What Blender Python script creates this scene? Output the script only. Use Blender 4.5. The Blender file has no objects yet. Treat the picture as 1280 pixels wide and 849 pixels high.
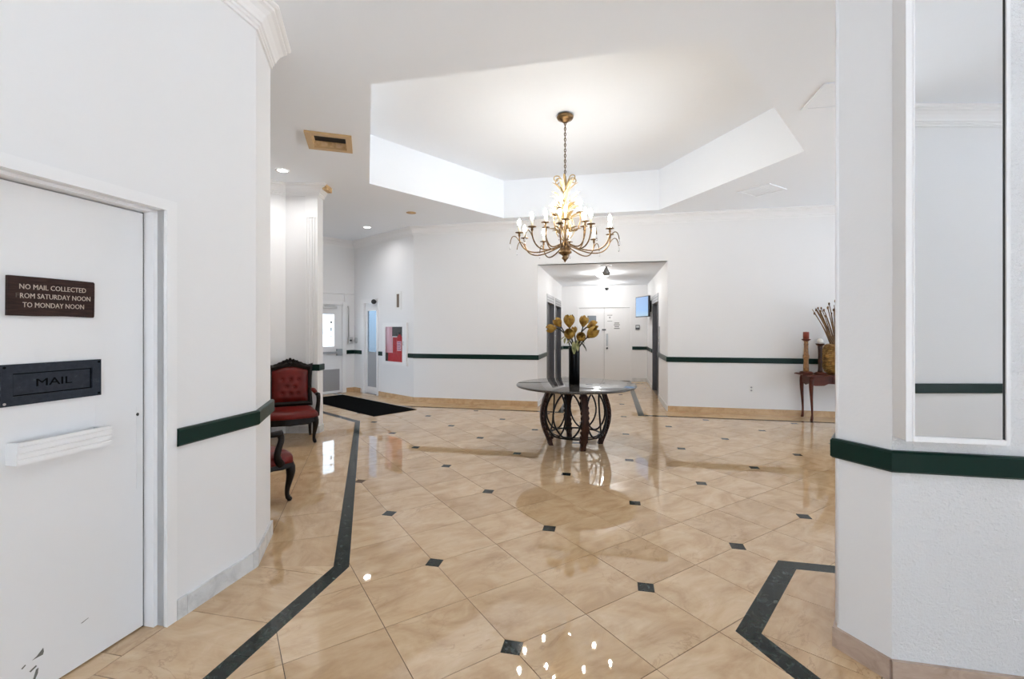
import bpy, bmesh, math, random
from mathutils import Vector, Matrix, Euler
from mathutils.geometry import tessellate_polygon
random.seed(7)
SC = bpy.context.scene
COL = SC.collection
PI = math.pi
rad180 = math.pi

# ------------------------------------------------------------------ camera
EYE = 1.49
cam_d = bpy.data.cameras.new('camera')
cam_d.sensor_width = 36.0
cam_d.lens = 571.0 / 1280.0 * 36.0
cam_d.shift_y = -14.4 / 1280.0
cam_d.clip_start = 0.05
cam = bpy.data.objects.new('camera', cam_d)
COL.objects.link(cam)
cam.location = (0, 0, EYE)
cam.rotation_euler = (PI / 2, 0, 0)
SC.camera = cam

# ------------------------------------------------------------------ world, exposure
SC.view_settings.view_transform = 'Standard'
SC.view_settings.look = 'None'
SC.view_settings.gamma = 1.0
SC.view_settings.use_curve_mapping = False
SC.view_settings.exposure = 0.48
SC.cycles.use_denoising = True
SC.cycles.max_bounces = 10
SC.cycles.diffuse_bounces = 6
SC.cycles.glossy_bounces = 5
SC.cycles.transmission_bounces = 6
SC.cycles.sample_clamp_indirect = 6.0
SC.cycles.caustics_reflective = False
SC.cycles.caustics_refractive = False
w = bpy.data.worlds.new('daylight')
SC.world = w
w.use_nodes = True
WORLD_STRENGTH = 2.5
nt = w.node_tree
bg = nt.nodes['Background']
tc = nt.nodes.new('ShaderNodeTexCoord')
sx = nt.nodes.new('ShaderNodeSeparateXYZ')
rmp = nt.nodes.new('ShaderNodeValToRGB')
rmp.color_ramp.elements[0].position = 0.46
rmp.color_ramp.elements[0].color = (0.42, 0.43, 0.45, 1)
rmp.color_ramp.elements[1].position = 0.54
rmp.color_ramp.elements[1].color = (0.78, 0.94, 1.12, 1)
mr = nt.nodes.new('ShaderNodeMapRange')
mr.inputs['From Min'].default_value = -1
nt.links.new(tc.outputs['Generated'], sx.inputs[0])
nt.links.new(sx.outputs['Z'], mr.inputs['Value'])
nt.links.new(mr.outputs[0], rmp.inputs[0])
nt.links.new(rmp.outputs[0], bg.inputs['Color'])
bg.inputs['Strength'].default_value = WORLD_STRENGTH

# overhead sun added to light the concrete and, through the added openings, the ceiling
sun_d = bpy.data.lights.new('sun', 'SUN')
sun_d.energy = 16.0; sun_d.angle = 0.01; sun_d.color = (0.97, 0.99, 1.0)
sun = bpy.data.objects.new('sun', sun_d)
COL.objects.link(sun)
sun.rotation_euler = (0, 0, 0)

BULB_STRENGTH = 120.0
DOWNLIGHT_WATTS = 6.0
DOWNLIGHT_COL = (1.0, 0.985, 0.97)
DOME_STRENGTH = 9.0
DOME_WATTS = 18.0


# ------------------------------------------------------------------ materials
def mat(name, col=(0.8, 0.8, 0.8), rough=0.5, metal=0.0, spec=0.5, emit=None, estr=0.0, trans=0.0, ior=1.5, coat=0.0):
    m = bpy.data.materials.new(name)
    m.use_nodes = True
    b = m.node_tree.nodes['Principled BSDF']
    b.inputs['Base Color'].default_value = (*col, 1)
    b.inputs['Roughness'].default_value = rough
    b.inputs['Metallic'].default_value = metal
    b.inputs['Specular IOR Level'].default_value = spec
    b.inputs['IOR'].default_value = ior
    b.inputs['Transmission Weight'].default_value = trans
    b.inputs['Coat Weight'].default_value = coat
    b.inputs['Coat Roughness'].default_value = 0.05
    if emit:
        b.inputs['Emission Color'].default_value = (*emit, 1)
        b.inputs['Emission Strength'].default_value = estr
    return m


def N(m, t):
    return m.node_tree.nodes.new(t)


def L(m, a, b):
    m.node_tree.links.new(a, b)


def bsdf(m):
    return m.node_tree.nodes['Principled BSDF']


def coords(m, scale=1.0, rand=0.0):
    t = N(m, 'ShaderNodeTexCoord')
    out = t.outputs['Object']
    if rand:
        oi = N(m, 'ShaderNodeObjectInfo')
        mu = N(m, 'ShaderNodeMath'); mu.operation = 'MULTIPLY'
        mu.inputs[1].default_value = rand
        L(m, oi.outputs['Random'], mu.inputs[0])
        ad = N(m, 'ShaderNodeVectorMath'); ad.operation = 'ADD'
        L(m, out, ad.inputs[0])
        L(m, mu.outputs[0], ad.inputs[1])
        out = ad.outputs[0]
    mp = N(m, 'ShaderNodeMapping')
    mp.inputs['Scale'].default_value = (scale, scale, scale) if not isinstance(scale, tuple) else scale
    L(m, out, mp.inputs['Vector'])
    return mp.outputs[0]


def noise(m, vec, scale, detail=4.0, rough=0.5, dist=0.0):
    n = N(m, 'ShaderNodeTexNoise')
    n.inputs['Scale'].default_value = scale
    n.inputs['Detail'].default_value = detail
    n.inputs['Roughness'].default_value = rough
    n.inputs['Distortion'].default_value = dist
    L(m, vec, n.inputs['Vector'])
    return n.outputs['Fac']


def ramp(m, fac, stops):
    r = N(m, 'ShaderNodeValToRGB')
    e = r.color_ramp.elements
    while len(e) < len(stops):
        e.new(0.5)
    for k, (p, c) in enumerate(stops):
        e[k].position = p
        e[k].color = (*c, 1)
    L(m, fac, r.inputs[0])
    return r.outputs[0]


def bump(m, fac, strength, dist=0.01):
    b = N(m, 'ShaderNodeBump')
    b.inputs['Strength'].default_value = strength
    b.inputs['Distance'].default_value = dist
    L(m, fac, b.inputs['Height'])
    L(m, b.outputs[0], bsdf(m).inputs['Normal'])


def mixcol(m, fac, a, b, mode='MIX'):
    x = N(m, 'ShaderNodeMix'); x.data_type = 'RGBA'; x.blend_type = mode
    if isinstance(fac, float):
        x.inputs[0].default_value = fac
    else:
        L(m, fac, x.inputs[0])
    for sock, val in ((x.inputs[6], a), (x.inputs[7], b)):
        if isinstance(val, tuple):
            sock.default_value = (*val, 1)
        else:
            L(m, val, sock)
    return x.outputs[2]


M = {}
m = M['wall'] = mat('wall_paint', (0.80, 0.80, 0.805), 0.55)
v = coords(m); bump(m, noise(m, v, 60, 3), 0.12, 0.004)
m = M['wall_rough'] = mat('textured_wall_paint', (0.80, 0.80, 0.805), 0.55)
v = coords(m); bump(m, noise(m, v, 75, 5, 0.65, 0.6), 0.85, 0.012)
m = M['ceiling'] = mat('ceiling_paint', (0.85, 0.885, 0.93), 0.7)
v = coords(m); bump(m, noise(m, v, 7, 4), 0.05, 0.02)
M['trim'] = mat('trim_paint', (0.83, 0.83, 0.835), 0.38)
m = M['door'] = mat('door_paint', (0.81, 0.81, 0.815), 0.42)
v = coords(m); bump(m, noise(m, v, 30, 3), 0.06, 0.003)
M['chip'] = mat('bare_metal_chip', (0.16, 0.16, 0.145), 0.7)
M['gap'] = mat('dark_gap', (0.03, 0.03, 0.03), 0.8)
m = M['rail'] = mat('green_rail_paint', (0.002, 0.020, 0.014), 0.32, spec=0.22)
m = M['marble_white'] = mat('white_marble', (0.66, 0.67, 0.67), 0.3)
v = coords(m, 1.0, 40.0)
L(m, ramp(m, noise(m, v, 9, 6, 0.6, 1.2), [(0.3, (0.50, 0.51, 0.52)), (0.55, (0.66, 0.67, 0.675)), (0.8, (0.72, 0.73, 0.73))]), bsdf(m).inputs['Base Color'])
m = M['marble_tan'] = mat('tan_marble', (0.6, 0.42, 0.25), 0.25)
v = coords(m, 1.0, 40.0)
L(m, ramp(m, noise(m, v, 6, 6, 0.6, 1.0), [(0.3, (0.48, 0.30, 0.155)), (0.55, (0.60, 0.41, 0.235)), (0.8, (0.66, 0.48, 0.30))]), bsdf(m).inputs['Base Color'])
m = M['marble_pink'] = mat('pinkish_marble', (0.6, 0.45, 0.35), 0.25)
v = coords(m, (1.0, 1.0, 2.0), 40.0)
L(m, ramp(m, noise(m, v, 8, 6, 0.6, 1.0), [(0.3, (0.38, 0.28, 0.22)), (0.55, (0.50, 0.385, 0.31)), (0.8, (0.56, 0.45, 0.37))]), bsdf(m).inputs['Base Color'])
# floor marble: warm beige, soft clouds and fine brown veins, a tint of its own for every tile
m = M['tile'] = mat('beige_marble_tile', (0.6, 0.43, 0.28), 0.025, ior=1.75)
v = coords(m, (1.0, 1.6, 1.0), 60.0)
cloud = ramp(m, noise(m, v, 3.4, 7, 0.62, 0.8), [(0.28, (0.475, 0.30, 0.155)), (0.5, (0.60, 0.415, 0.24)), (0.75, (0.69, 0.505, 0.32))])
mp2 = N(m, 'ShaderNodeMapping'); mp2.inputs['Rotation'].default_value = (0, 0, 0.7); mp2.inputs['Scale'].default_value = (4.0, 17.0, 1.0)
L(m, v, mp2.inputs['Vector'])
streak = ramp(m, noise(m, mp2.outputs[0], 1.0, 5, 0.65, 0.5), [(0.3, (0.86, 0.84, 0.80)), (0.5, (1.0, 1.0, 1.0)), (0.72, (1.08, 1.09, 1.11))])
cloud = mixcol(m, 0.45, cloud, streak, 'MULTIPLY')
vein = N(m, 'ShaderNodeMath'); vein.operation = 'SUBTRACT'; vein.inputs[1].default_value = 0.5
L(m, noise(m, v, 2.3, 6, 0.6, 1.6), vein.inputs[0])
va = N(m, 'ShaderNodeMath'); va.operation = 'ABSOLUTE'; L(m, vein.outputs[0], va.inputs[0])
vm = ramp(m, va.outputs[0], [(0.0, (1, 1, 1)), (0.022, (0, 0, 0))])
gate = ramp(m, noise(m, v, 1.3, 2), [(0.5, (0, 0, 0)), (0.68, (1, 1, 1))])
vg = N(m, 'ShaderNodeMath'); vg.operation = 'MULTIPLY'; L(m, vm, vg.inputs[0]); L(m, gate, vg.inputs[1])
vg2 = N(m, 'ShaderNodeMath'); vg2.operation = 'MULTIPLY'; vg2.inputs[1].default_value = 0.55; L(m, vg.outputs[0], vg2.inputs[0])
c1 = mixcol(m, vg2.outputs[0], cloud, (0.34, 0.20, 0.10))
oi = N(m, 'ShaderNodeObjectInfo')
tint = ramp(m, oi.outputs['Random'], [(0.0, (0.92, 0.90, 0.88)), (0.5, (1.0, 1.0, 1.0)), (1.0, (1.06, 1.07, 1.09))])
L(m, mixcol(m, 1.0, c1, tint, 'MULTIPLY'), bsdf(m).inputs['Base Color'])
m = M['green_marble'] = mat('dark_green_marble', (0.02, 0.03, 0.025), 0.08, spec=0.26)
v = coords(m, 1.0, 50.0)
L(m, ramp(m, noise(m, v, 22, 7, 0.7, 0.8), [(0.35, (0.004, 0.007, 0.006)), (0.52, (0.013, 0.020, 0.017)), (0.72, (0.07, 0.088, 0.08))]), bsdf(m).inputs['Base Color'])
M['grout'] = mat('grout', (0.11, 0.07, 0.04), 0.8)
m = M['brass'] = mat('antique_brass', (0.42, 0.27, 0.11), 0.32, 0.9)
v = coords(m); L(m, ramp(m, noise(m, v, 25, 4), [(0.3, (0.07, 0.04, 0.02)), (0.6, (0.24, 0.145, 0.065)), (0.85, (0.45, 0.31, 0.14))]), bsdf(m).inputs['Base Color'])
m = M['gilt'] = mat('pale_gilt_metal', (0.42, 0.30, 0.14), 0.4, 0.6)
M['sleeve'] = mat('cream_candle_sleeve', (0.85, 0.76, 0.55), 0.5)
M['bulb'] = mat('lit_bulb', (1, 0.9, 0.7), 0.4, emit=(1.0, 0.95, 0.87), estr=BULB_STRENGTH)
M['crystal'] = mat('clear_crystal', (1, 1, 1), 0.02, trans=1.0, ior=1.5)
M['dome'] = mat('lit_opal_glass', (1, 1, 1), 0.4, emit=(1.0, 0.98, 0.95), estr=DOME_STRENGTH)
M['lamp'] = mat('lit_lamp_lens', (1, 1, 1), 0.4, emit=(1.0, 0.98, 0.95), estr=14.0)
M['beige_metal'] = mat('aged_beige_metal', (0.55, 0.37, 0.18), 0.5)
m = M['raw_wood'] = mat('stained_raw_board', (0.62, 0.42, 0.22), 0.6)
v = coords(m, 12.0); L(m, ramp(m, noise(m, v, 1.5, 5), [(0.25, (0.40, 0.22, 0.08)), (0.55, (0.66, 0.45, 0.23)), (0.8, (0.75, 0.58, 0.36))]), bsdf(m).inputs['Base Color'])
M['black'] = mat('matt_black', (0.006, 0.006, 0.006), 0.8, spec=0.1)
M['black_plastic'] = mat('black_plastic', (0.02, 0.02, 0.022), 0.35)
m = M['mat'] = mat('black_ribbed_mat', (0.003, 0.003, 0.003), 1.0, spec=0.03)
v = coords(m); bump(m, noise(m, v, 120, 2), 0.5, 0.004)
M['chain'] = mat('dark_brass_chain', (0.14, 0.09, 0.045), 0.4, 0.7)
m = M['iron'] = mat('dark_wrought_iron', (0.010, 0.007, 0.006), 0.45, 0.0, spec=0.25)
m = M['leg_wood'] = mat('carved_dark_wood', (0.10, 0.04, 0.022), 0.42, spec=0.25)
v = coords(m, (1, 1, 0.3)); L(m, ramp(m, noise(m, v, 30, 5), [(0.3, (0.012, 0.005, 0.004)), (0.7, (0.055, 0.020, 0.011))]), bsdf(m).inputs['Base Color'])
m = M['granite'] = mat('polished_dark_granite', (0.07, 0.06, 0.055), 0.05, ior=1.6)
v = coords(m); L(m, ramp(m, noise(m, v, 70, 6, 0.7), [(0.35, (0.02, 0.018, 0.016)), (0.6, (0.075, 0.062, 0.052)), (0.75, (0.16, 0.13, 0.11))]), bsdf(m).inputs['Base Color'])
M['vase'] = mat('glossy_black_ceramic', (0.002, 0.002, 0.002), 0.25, spec=0.12)
m = M['petal'] = mat('leathery_ochre_petal', (0.4, 0.24, 0.04), 0.5, spec=0.3)
v = coords(m, 1.0, 30.0); L(m, ramp(m, noise(m, v, 24, 4), [(0.25, (0.13, 0.045, 0.012)), (0.5, (0.36, 0.20, 0.03)), (0.8, (0.50, 0.33, 0.07))]), bsdf(m).inputs['Base Color'])
M['petal_red'] = mat('dark_red_seed', (0.16, 0.02, 0.015), 0.5)
m = M['leaf'] = mat('dried_green_leaf', (0.22, 0.24, 0.07), 0.5)
v = coords(m, 1.0, 30.0); L(m, ramp(m, noise(m, v, 14, 3), [(0.3, (0.10, 0.13, 0.035)), (0.55, (0.34, 0.33, 0.12)), (0.8, (0.62, 0.56, 0.30))]), bsdf(m).inputs['Base Color'])
M['leaf_dark'] = mat('dark_leaf', (0.05, 0.07, 0.035), 0.45)
M['stem'] = mat('dark_stem', (0.03, 0.03, 0.018), 0.6)
m = M['ebony'] = mat('black_lacquered_wood', (0.007, 0.004, 0.003), 0.35, spec=0.22)
m = M['leather'] = mat('red_leather', (0.12, 0.006, 0.004), 0.36, spec=0.3)
v = coords(m, 1.0, 9.0); L(m, ramp(m, noise(m, v, 9, 4), [(0.3, (0.095, 0.005, 0.003)), (0.7, (0.165, 0.009, 0.005))]), bsdf(m).inputs['Base Color'])
m = M['mahogany'] = mat('red_mahogany', (0.15, 0.035, 0.018), 0.3, spec=0.22)
v = coords(m, (1, 8, 1)); L(m, ramp(m, noise(m, v, 6, 5), [(0.3, (0.05, 0.011, 0.006)), (0.7, (0.13, 0.030, 0.014))]), bsdf(m).inputs['Base Color'])
M['knob'] = mat('pewter_knob', (0.45, 0.40, 0.36), 0.35, 0.7)
m = M['holder'] = mat('brown_gold_turned_wood', (0.3, 0.14, 0.05), 0.4)
v = coords(m); L(m, ramp(m, noise(m, v, 28, 5), [(0.3, (0.10, 0.035, 0.015)), (0.6, (0.33, 0.16, 0.05)), (0.8, (0.45, 0.26, 0.09))]), bsdf(m).inputs['Base Color'])
M['candle'] = mat('brick_red_wax', (0.22, 0.045, 0.025), 0.5, spec=0.3)
M['white_ball'] = mat('white_ball_wax', (0.85, 0.83, 0.78), 0.45)
m = M['weave'] = mat('golden_woven_reed', (0.42, 0.25, 0.07), 0.5)
v = coords(m); L(m, ramp(m, noise(m, v, 22, 5), [(0.3, (0.17, 0.075, 0.02)), (0.6, (0.43, 0.25, 0.07)), (0.85, (0.56, 0.37, 0.14))]), bsdf(m).inputs['Base Color'])
m = M['stick'] = mat('dry_brown_stick', (0.24, 0.12, 0.04), 0.6)
v = coords(m, 1.0, 20.0); L(m, ramp(m, noise(m, v, 9, 4), [(0.3, (0.06, 0.025, 0.012)), (0.7, (0.28, 0.15, 0.05))]), bsdf(m).inputs['Base Color'])
m = M['steel'] = mat('brushed_steel', (0.45, 0.46, 0.47), 0.35, 0.85)
M['steel_light'] = mat('pale_steel', (0.58, 0.58, 0.58), 0.4, 0.5)
M['elev_dark'] = mat('dark_elevator_metal', (0.11, 0.11, 0.12), 0.38, 0.5)
M['elev_head'] = mat('grey_elevator_header', (0.40, 0.40, 0.41), 0.45, 0.3)
def thin_glass(name, tint):
    m = bpy.data.materials.new(name); m.use_nodes = True
    n = m.node_tree.nodes; n.clear()
    out = n.new('ShaderNodeOutputMaterial'); mx_ = n.new('ShaderNodeMixShader'); tr = n.new('ShaderNodeBsdfTransparent'); gl = n.new('ShaderNodeBsdfGlossy'); fr = n.new('ShaderNodeLayerWeight')
    tr.inputs['Color'].default_value = (*tint, 1); gl.inputs['Roughness'].default_value = 0.02
    pw_ = n.new('ShaderNodeMath'); pw_.operation = 'POWER'; pw_.inputs[1].default_value = 4.0
    ml_ = n.new('ShaderNodeMath'); ml_.operation = 'MULTIPLY_ADD'; ml_.inputs[1].default_value = 0.5; ml_.inputs[2].default_value = 0.02
    L(m, fr.outputs['Facing'], pw_.inputs[0]); L(m, pw_.outputs[0], ml_.inputs[0]); L(m, ml_.outputs[0], mx_.inputs[0]); L(m, tr.outputs[0], mx_.inputs[1]); L(m, gl.outputs[0], mx_.inputs[2]); L(m, mx_.outputs[0], out.inputs['Surface'])
    return m
M['glass'] = thin_glass('clear_glass', (0.97, 0.98, 0.98))
M['tinted_glass'] = thin_glass('grey_blue_tinted_glass', (0.42, 0.48, 0.53))
M['mirror'] = mat('mirror_silver', (0.90, 0.905, 0.91), 0.0, 1.0)
m = M['signwood'] = mat('dark_brown_sign_wood', (0.045, 0.024, 0.02), 0.6, spec=0.2)
v = coords(m, (1.5, 1, 12)); f_ = noise(m, v, 12, 5)
L(m, ramp(m, f_, [(0.3, (0.020, 0.010, 0.009)), (0.7, (0.050, 0.025, 0.020))]), bsdf(m).inputs['Base Color']); bump(m, f_, 0.3, 0.002)
M['sign_letter'] = mat('weathered_white_letter', (0.50, 0.42, 0.36), 0.7)
M['sign_letter_faded'] = mat('faded_letter', (0.10, 0.075, 0.065), 0.7)
m = M['slate'] = mat('worn_blue_black_paint', (0.02, 0.025, 0.035), 0.5, spec=0.25)
v = coords(m); L(m, ramp(m, noise(m, v, 40, 6, 0.7), [(0.3, (0.013, 0.017, 0.026)), (0.62, (0.022, 0.028, 0.040)), (0.78, (0.07, 0.08, 0.09))]), bsdf(m).inputs['Base Color'])
M['slate_dark'] = mat('engraved_black', (0.002, 0.002, 0.003), 0.8, spec=0.1)
M['fire_red'] = mat('fire_red', (0.50, 0.004, 0.014), 0.45, spec=0.2)
M['pink'] = mat('pink_glare_and_label', (0.82, 0.42, 0.50), 0.4)
M['white_plastic'] = mat('white_plastic', (0.78, 0.78, 0.77), 0.4)
M['paper'] = mat('white_paper', (0.85, 0.85, 0.85), 0.7)
M['ink'] = mat('grey_ink', (0.25, 0.25, 0.25), 0.7)
M['brown_label'] = mat('brown_slot', (0.16, 0.12, 0.09), 0.5)
m = M['screen'] = mat('blue_screen', (0.02, 0.03, 0.05), 0.2)
v = coords(m); sp = N(m, 'ShaderNodeSeparateXYZ'); L(m, v, sp.inputs[0])
mr2 = N(m, 'ShaderNodeMapRange'); mr2.inputs['From Min'].default_value = -0.24; mr2.inputs['From Max'].default_value = 0.24; L(m, sp.outputs['Z'], mr2.inputs['Value'])
L(m, ramp(m, mr2.outputs[0], [(0.0, (0.32, 0.46, 0.58)), (0.3, (0.22, 0.38, 0.62)), (1.0, (0.20, 0.33, 0.56))]), bsdf(m).inputs['Emission Color'])
bsdf(m).inputs['Emission Strength'].default_value = 0.9
M['frosted'] = mat('grey_window_film', (0.36, 0.37, 0.39), 0.5)
M['kick'] = mat('grey_kick_plate', (0.36, 0.36, 0.37), 0.45, 0.4)
M['dark_glass'] = mat('grey_wired_glass', (0.16, 0.18, 0.20), 0.1)
M['pavement'] = mat('pale_concrete_pavement', (0.70, 0.73, 0.77), 0.8)


# ------------------------------------------------------------------ mesh helpers
class MB:
    def __init__(self):
        self.v = []; self.f = []; self.s = []; self.mi = []; self.cur = 0

    def add(self, vs, fs, smooth=False):
        o = len(self.v)
        self.v += [tuple(p) for p in vs]
        for f in fs:
            self.f.append([i + o for i in f]); self.s.append(smooth); self.mi.append(self.cur)
        return self

    def box(self, x0, x1, y0, y1, z0, z1):
        vs = [(x, y, z) for z in (z0, z1) for y in (y0, y1) for x in (x0, x1)]
        return self.add(vs, [(0, 2, 3, 1), (4, 5, 7, 6), (0, 1, 5, 4), (2, 6, 7, 3), (0, 4, 6, 2), (1, 3, 7, 5)])

    def prism(self, poly, a, b, axis='z'):
        n = len(poly)
        def P(p, h):
            return {'z': (p[0], p[1], h), 'y': (p[0], h, p[1]), 'x': (h, p[0], p[1])}[axis]
        vs = [P(p, a) for p in poly] + [P(p, b) for p in poly]
        fs = [list(range(n - 1, -1, -1)), list(range(n, 2 * n))]
        fs += [(i, (i + 1) % n, n + (i + 1) % n, n + i) for i in range(n)]
        return self.add(vs, fs)

    def frame(self, x0, x1, z0, z1, wd, y0, y1):
        self.box(x0, x0 + wd, y0, y1, z0, z1); self.box(x1 - wd, x1, y0, y1, z0, z1)
        self.box(x0 + wd, x1 - wd, y0, y1, z0, z0 + wd); self.box(x0 + wd, x1 - wd, y0, y1, z1 - wd, z1)
        return self

    def lathe(self, prof, n=20, c=(0, 0, 0), smooth=True):
        vs = []; fs = []
        for r, z in prof:
            for k in range(n):
                a = 2 * PI * k / n
                vs.append((c[0] + r * math.cos(a), c[1] + r * math.sin(a), c[2] + z))
        for i in range(len(prof) - 1):
            for k in range(n):
                fs.append((i * n + k, i * n + (k + 1) % n, (i + 1) * n + (k + 1) % n, (i + 1) * n + k))
        if prof[0][0] > 1e-6:
            fs.append(list(range(n - 1, -1, -1)))
        if prof[-1][0] > 1e-6:
            fs.append([(len(prof) - 1) * n + k for k in range(n)])
        return self.add(vs, fs, smooth)

    def tube(self, pts, rad, n=8, closed=False, smooth=True, flat=1.0, up=(0, 0, 1)):
        pts = [Vector(p) for p in pts]
        m_ = len(pts)
        if not isinstance(rad, (list, tuple)):
            rad = [rad] * m_
        up = Vector(up)
        vs = []; fs = []
        prev = None
        for i, p in enumerate(pts):
            if closed:
                t = pts[(i + 1) % m_] - pts[i - 1]
            else:
                t = pts[min(i + 1, m_ - 1)] - pts[max(i - 1, 0)]
            t.normalize()
            if prev is None:
                a = t.cross(up)
                if a.length < 1e-3:
                    a = t.cross(Vector((1, 0, 0)))
            else:
                a = prev - t * prev.dot(t)
            a.normalize(); prev = a.copy()
            b = t.cross(a)
            for k in range(n):
                th = 2 * PI * k / n
                vs.append(p + a * (rad[i] * math.cos(th)) + b * (rad[i] * flat * math.sin(th)))
        rng = m_ if closed else m_ - 1
        for i in range(rng):
            j = (i + 1) % m_
            for k in range(n):
                fs.append((i * n + k, i * n + (k + 1) % n, j * n + (k + 1) % n, j * n + k))
        if not closed:
            fs.append(list(range(n - 1, -1, -1)))
            fs.append([(m_ - 1) * n + k for k in range(n)])
        return self.add(vs, fs, smooth)

    def ball(self, c, r, n=12, rz=None):
        rz = rz or r
        h = max(4, n // 2)
        prof = [(max(1e-7, r * math.sin(PI * i / h)), -rz * math.cos(PI * i / h)) for i in range(h + 1)]
        return self.lathe(prof, n, c)

    def grid(self, fn, nu, nv, smooth=True):
        vs = [fn(i / nu, j / nv) for j in range(nv + 1) for i in range(nu + 1)]
        fs = [(j * (nu + 1) + i, j * (nu + 1) + i + 1, (j + 1) * (nu + 1) + i + 1, (j + 1) * (nu + 1) + i) for j in range(nv) for i in range(nu)]
        return self.add(vs, fs, smooth)

    def mesh(self, name, mats):
        me = bpy.data.meshes.new(name)
        me.from_pydata(self.v, [], self.f)
        mats = mats if isinstance(mats, (list, tuple)) else [mats]
        for x in mats:
            me.materials.append(x)
        me.polygons.foreach_set('use_smooth', self.s)
        me.polygons.foreach_set('material_index', self.mi)
        bm = bmesh.new(); bm.from_mesh(me)
        bmesh.ops.remove_doubles(bm, verts=bm.verts, dist=1e-6)
        bmesh.ops.recalc_face_normals(bm, faces=bm.faces)
        bm.to_mesh(me); bm.free()
        me.update()
        return me

    def build(self, name, mats, parent=None, loc=(0, 0, 0)):
        o = bpy.data.objects.new(name, self.mesh(name, mats))
        COL.objects.link(o)
        o.location = loc
        if parent:
            o.parent = parent
        return o


def tag(o, label=None, cat=None, group=None, kind=None):
    if label: o['label'] = label
    if cat: o['category'] = cat
    if group: o['group'] = group
    if kind: o['kind'] = kind
    return o


def thing(name, label, cat, loc=(0, 0, 0), rz=0.0, group=None, kind=None):
    o = bpy.data.objects.new(name, None)
    o.empty_display_size = 0.1
    COL.objects.link(o)
    o.location = loc
    o.rotation_euler = (0, 0, rz)
    return tag(o, label, cat, group, kind)


def copy_tree(o, parent=None):
    c = o.copy(); COL.objects.link(c); c.parent = parent
    for ch in o.children:
        copy_tree(ch, c)
    return c


def rad(a):
    return math.radians(a)


def dirv(a):
    return Vector((math.cos(rad(a)), math.sin(rad(a))))


def V2(x, y):
    return Vector((x, y))


def sweep(mb, path, prof):
    """profile (out from the wall, height) along walls, room on the right of the path"""
    pts = [V2(*p) for p in path]
    n = len(pts); k = len(prof)
    nr = []
    for i in range(n - 1):
        d = (pts[i + 1] - pts[i]).normalized()
        nr.append(V2(d.y, -d.x))
    vs = []
    for i in range(n):
        if i == 0: mv = nr[0]
        elif i == n - 1: mv = nr[-1]
        else: mv = (nr[i - 1] + nr[i]) / (1 + nr[i - 1].dot(nr[i]))
        for d, z in prof:
            q = pts[i] + mv * d
            vs.append((q.x, q.y, z))
    fs = [(i * k + j, i * k + (j + 1) % k, (i + 1) * k + (j + 1) % k, (i + 1) * k + j) for i in range(n - 1) for j in range(k)]
    fs += [list(range(k - 1, -1, -1)), [(n - 1) * k + j for j in range(k)]]
    mb.add(vs, fs)
    return mb


def wall(name, p0, a, length, h, holes=(), mats=None, thick=0.12, label=None, back_holes=True, z0=0.0):
    """slab wall: local x runs right as seen from the room, local -y faces the room"""
    xs = sorted({0.0, length, *[q for hl in holes for q in hl[:2]]})
    zs = sorted({z0, h, *[q for hl in holes for q in hl[2:4]]})
    def hole(x, z):
        return any(hl[0] < x < hl[1] and hl[2] < z < hl[3] for hl in holes)
    mb = MB()
    solid = {}
    for i in range(len(xs) - 1):
        for j in range(len(zs) - 1):
            solid[i, j] = not hole((xs[i] + xs[i + 1]) / 2, (zs[j] + zs[j + 1]) / 2)
    for (i, j), s in solid.items():
        if not s: continue
        xa, xb, za, zb = xs[i], xs[i + 1], zs[j], zs[j + 1]
        mb.add([(xa, 0, za), (xb, 0, za), (xb, 0, zb), (xa, 0, zb)], [(0, 1, 2, 3)])
        mb.add([(xa, thick, za), (xb, thick, za), (xb, thick, zb), (xa, thick, zb)], [(3, 2, 1, 0)])
        if not solid.get((i - 1, j), False): mb.add([(xa, 0, za), (xa, 0, zb), (xa, thick, zb), (xa, thick, za)], [(0, 1, 2, 3)])
        if not solid.get((i + 1, j), False): mb.add([(xb, 0, za), (xb, thick, za), (xb, thick, zb), (xb, 0, zb)], [(0, 1, 2, 3)])
        if not solid.get((i, j - 1), False): mb.add([(xa, 0, za), (xa, thick, za), (xb, thick, za), (xb, 0, za)], [(0, 1, 2, 3)])
        if not solid.get((i, j + 1), False): mb.add([(xa, 0, zb), (xb, 0, zb), (xb, thick, zb), (xa, thick, zb)], [(0, 1, 2, 3)])
    o = mb.build(name, mats or M['wall'])
    o.location = (p0[0], p0[1], 0)
    o.rotation_euler = (0, 0, rad(a))
    return tag(o, label, kind='structure')


def wallframe(p0, a):
    return Matrix.Translation((p0[0], p0[1], 0)) @ Matrix.Rotation(rad(a), 4, 'Z')


def on_wall(p0, a, x, y, z):
    q = wallframe(p0, a) @ Vector((x, y, z))
    return (q.x, q.y, q.z)


_TXT = {}
def text_mesh(body, size, depth):
    cu = bpy.data.curves.new('lettering', 'FONT')
    cu.body = body; cu.size = size; cu.extrude = depth; cu.resolution_u = 2
    cu.align_x = 'CENTER'; cu.align_y = 'CENTER'
    ob = bpy.data.objects.new('lettering', cu)
    COL.objects.link(ob)
    dg = bpy.context.evaluated_depsgraph_get()
    me = bpy.data.meshes.new_from_object(ob.evaluated_get(dg))
    bpy.data.objects.remove(ob)
    bpy.data.curves.remove(cu)
    return me


def letters(body, size, width, m_, parent, x, y, z, depth=0.001, name='lettering'):
    """stands in the local xz plane, facing -y, squeezed to the given width"""
    me = text_mesh(body, size, depth)
    xs = [vv.co.x for vv in me.vertices]
    k = width / (max(xs) - min(xs))
    for vv in me.vertices:
        vv.co.x *= k
    me.materials.clear(); me.materials.append(m_)
    o = bpy.data.objects.new(name, me)
    COL.objects.link(o)
    o.parent = parent
    o.rotation_euler = (PI / 2, 0, 0)
    o.location = (x, y, z)
    return o


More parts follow.
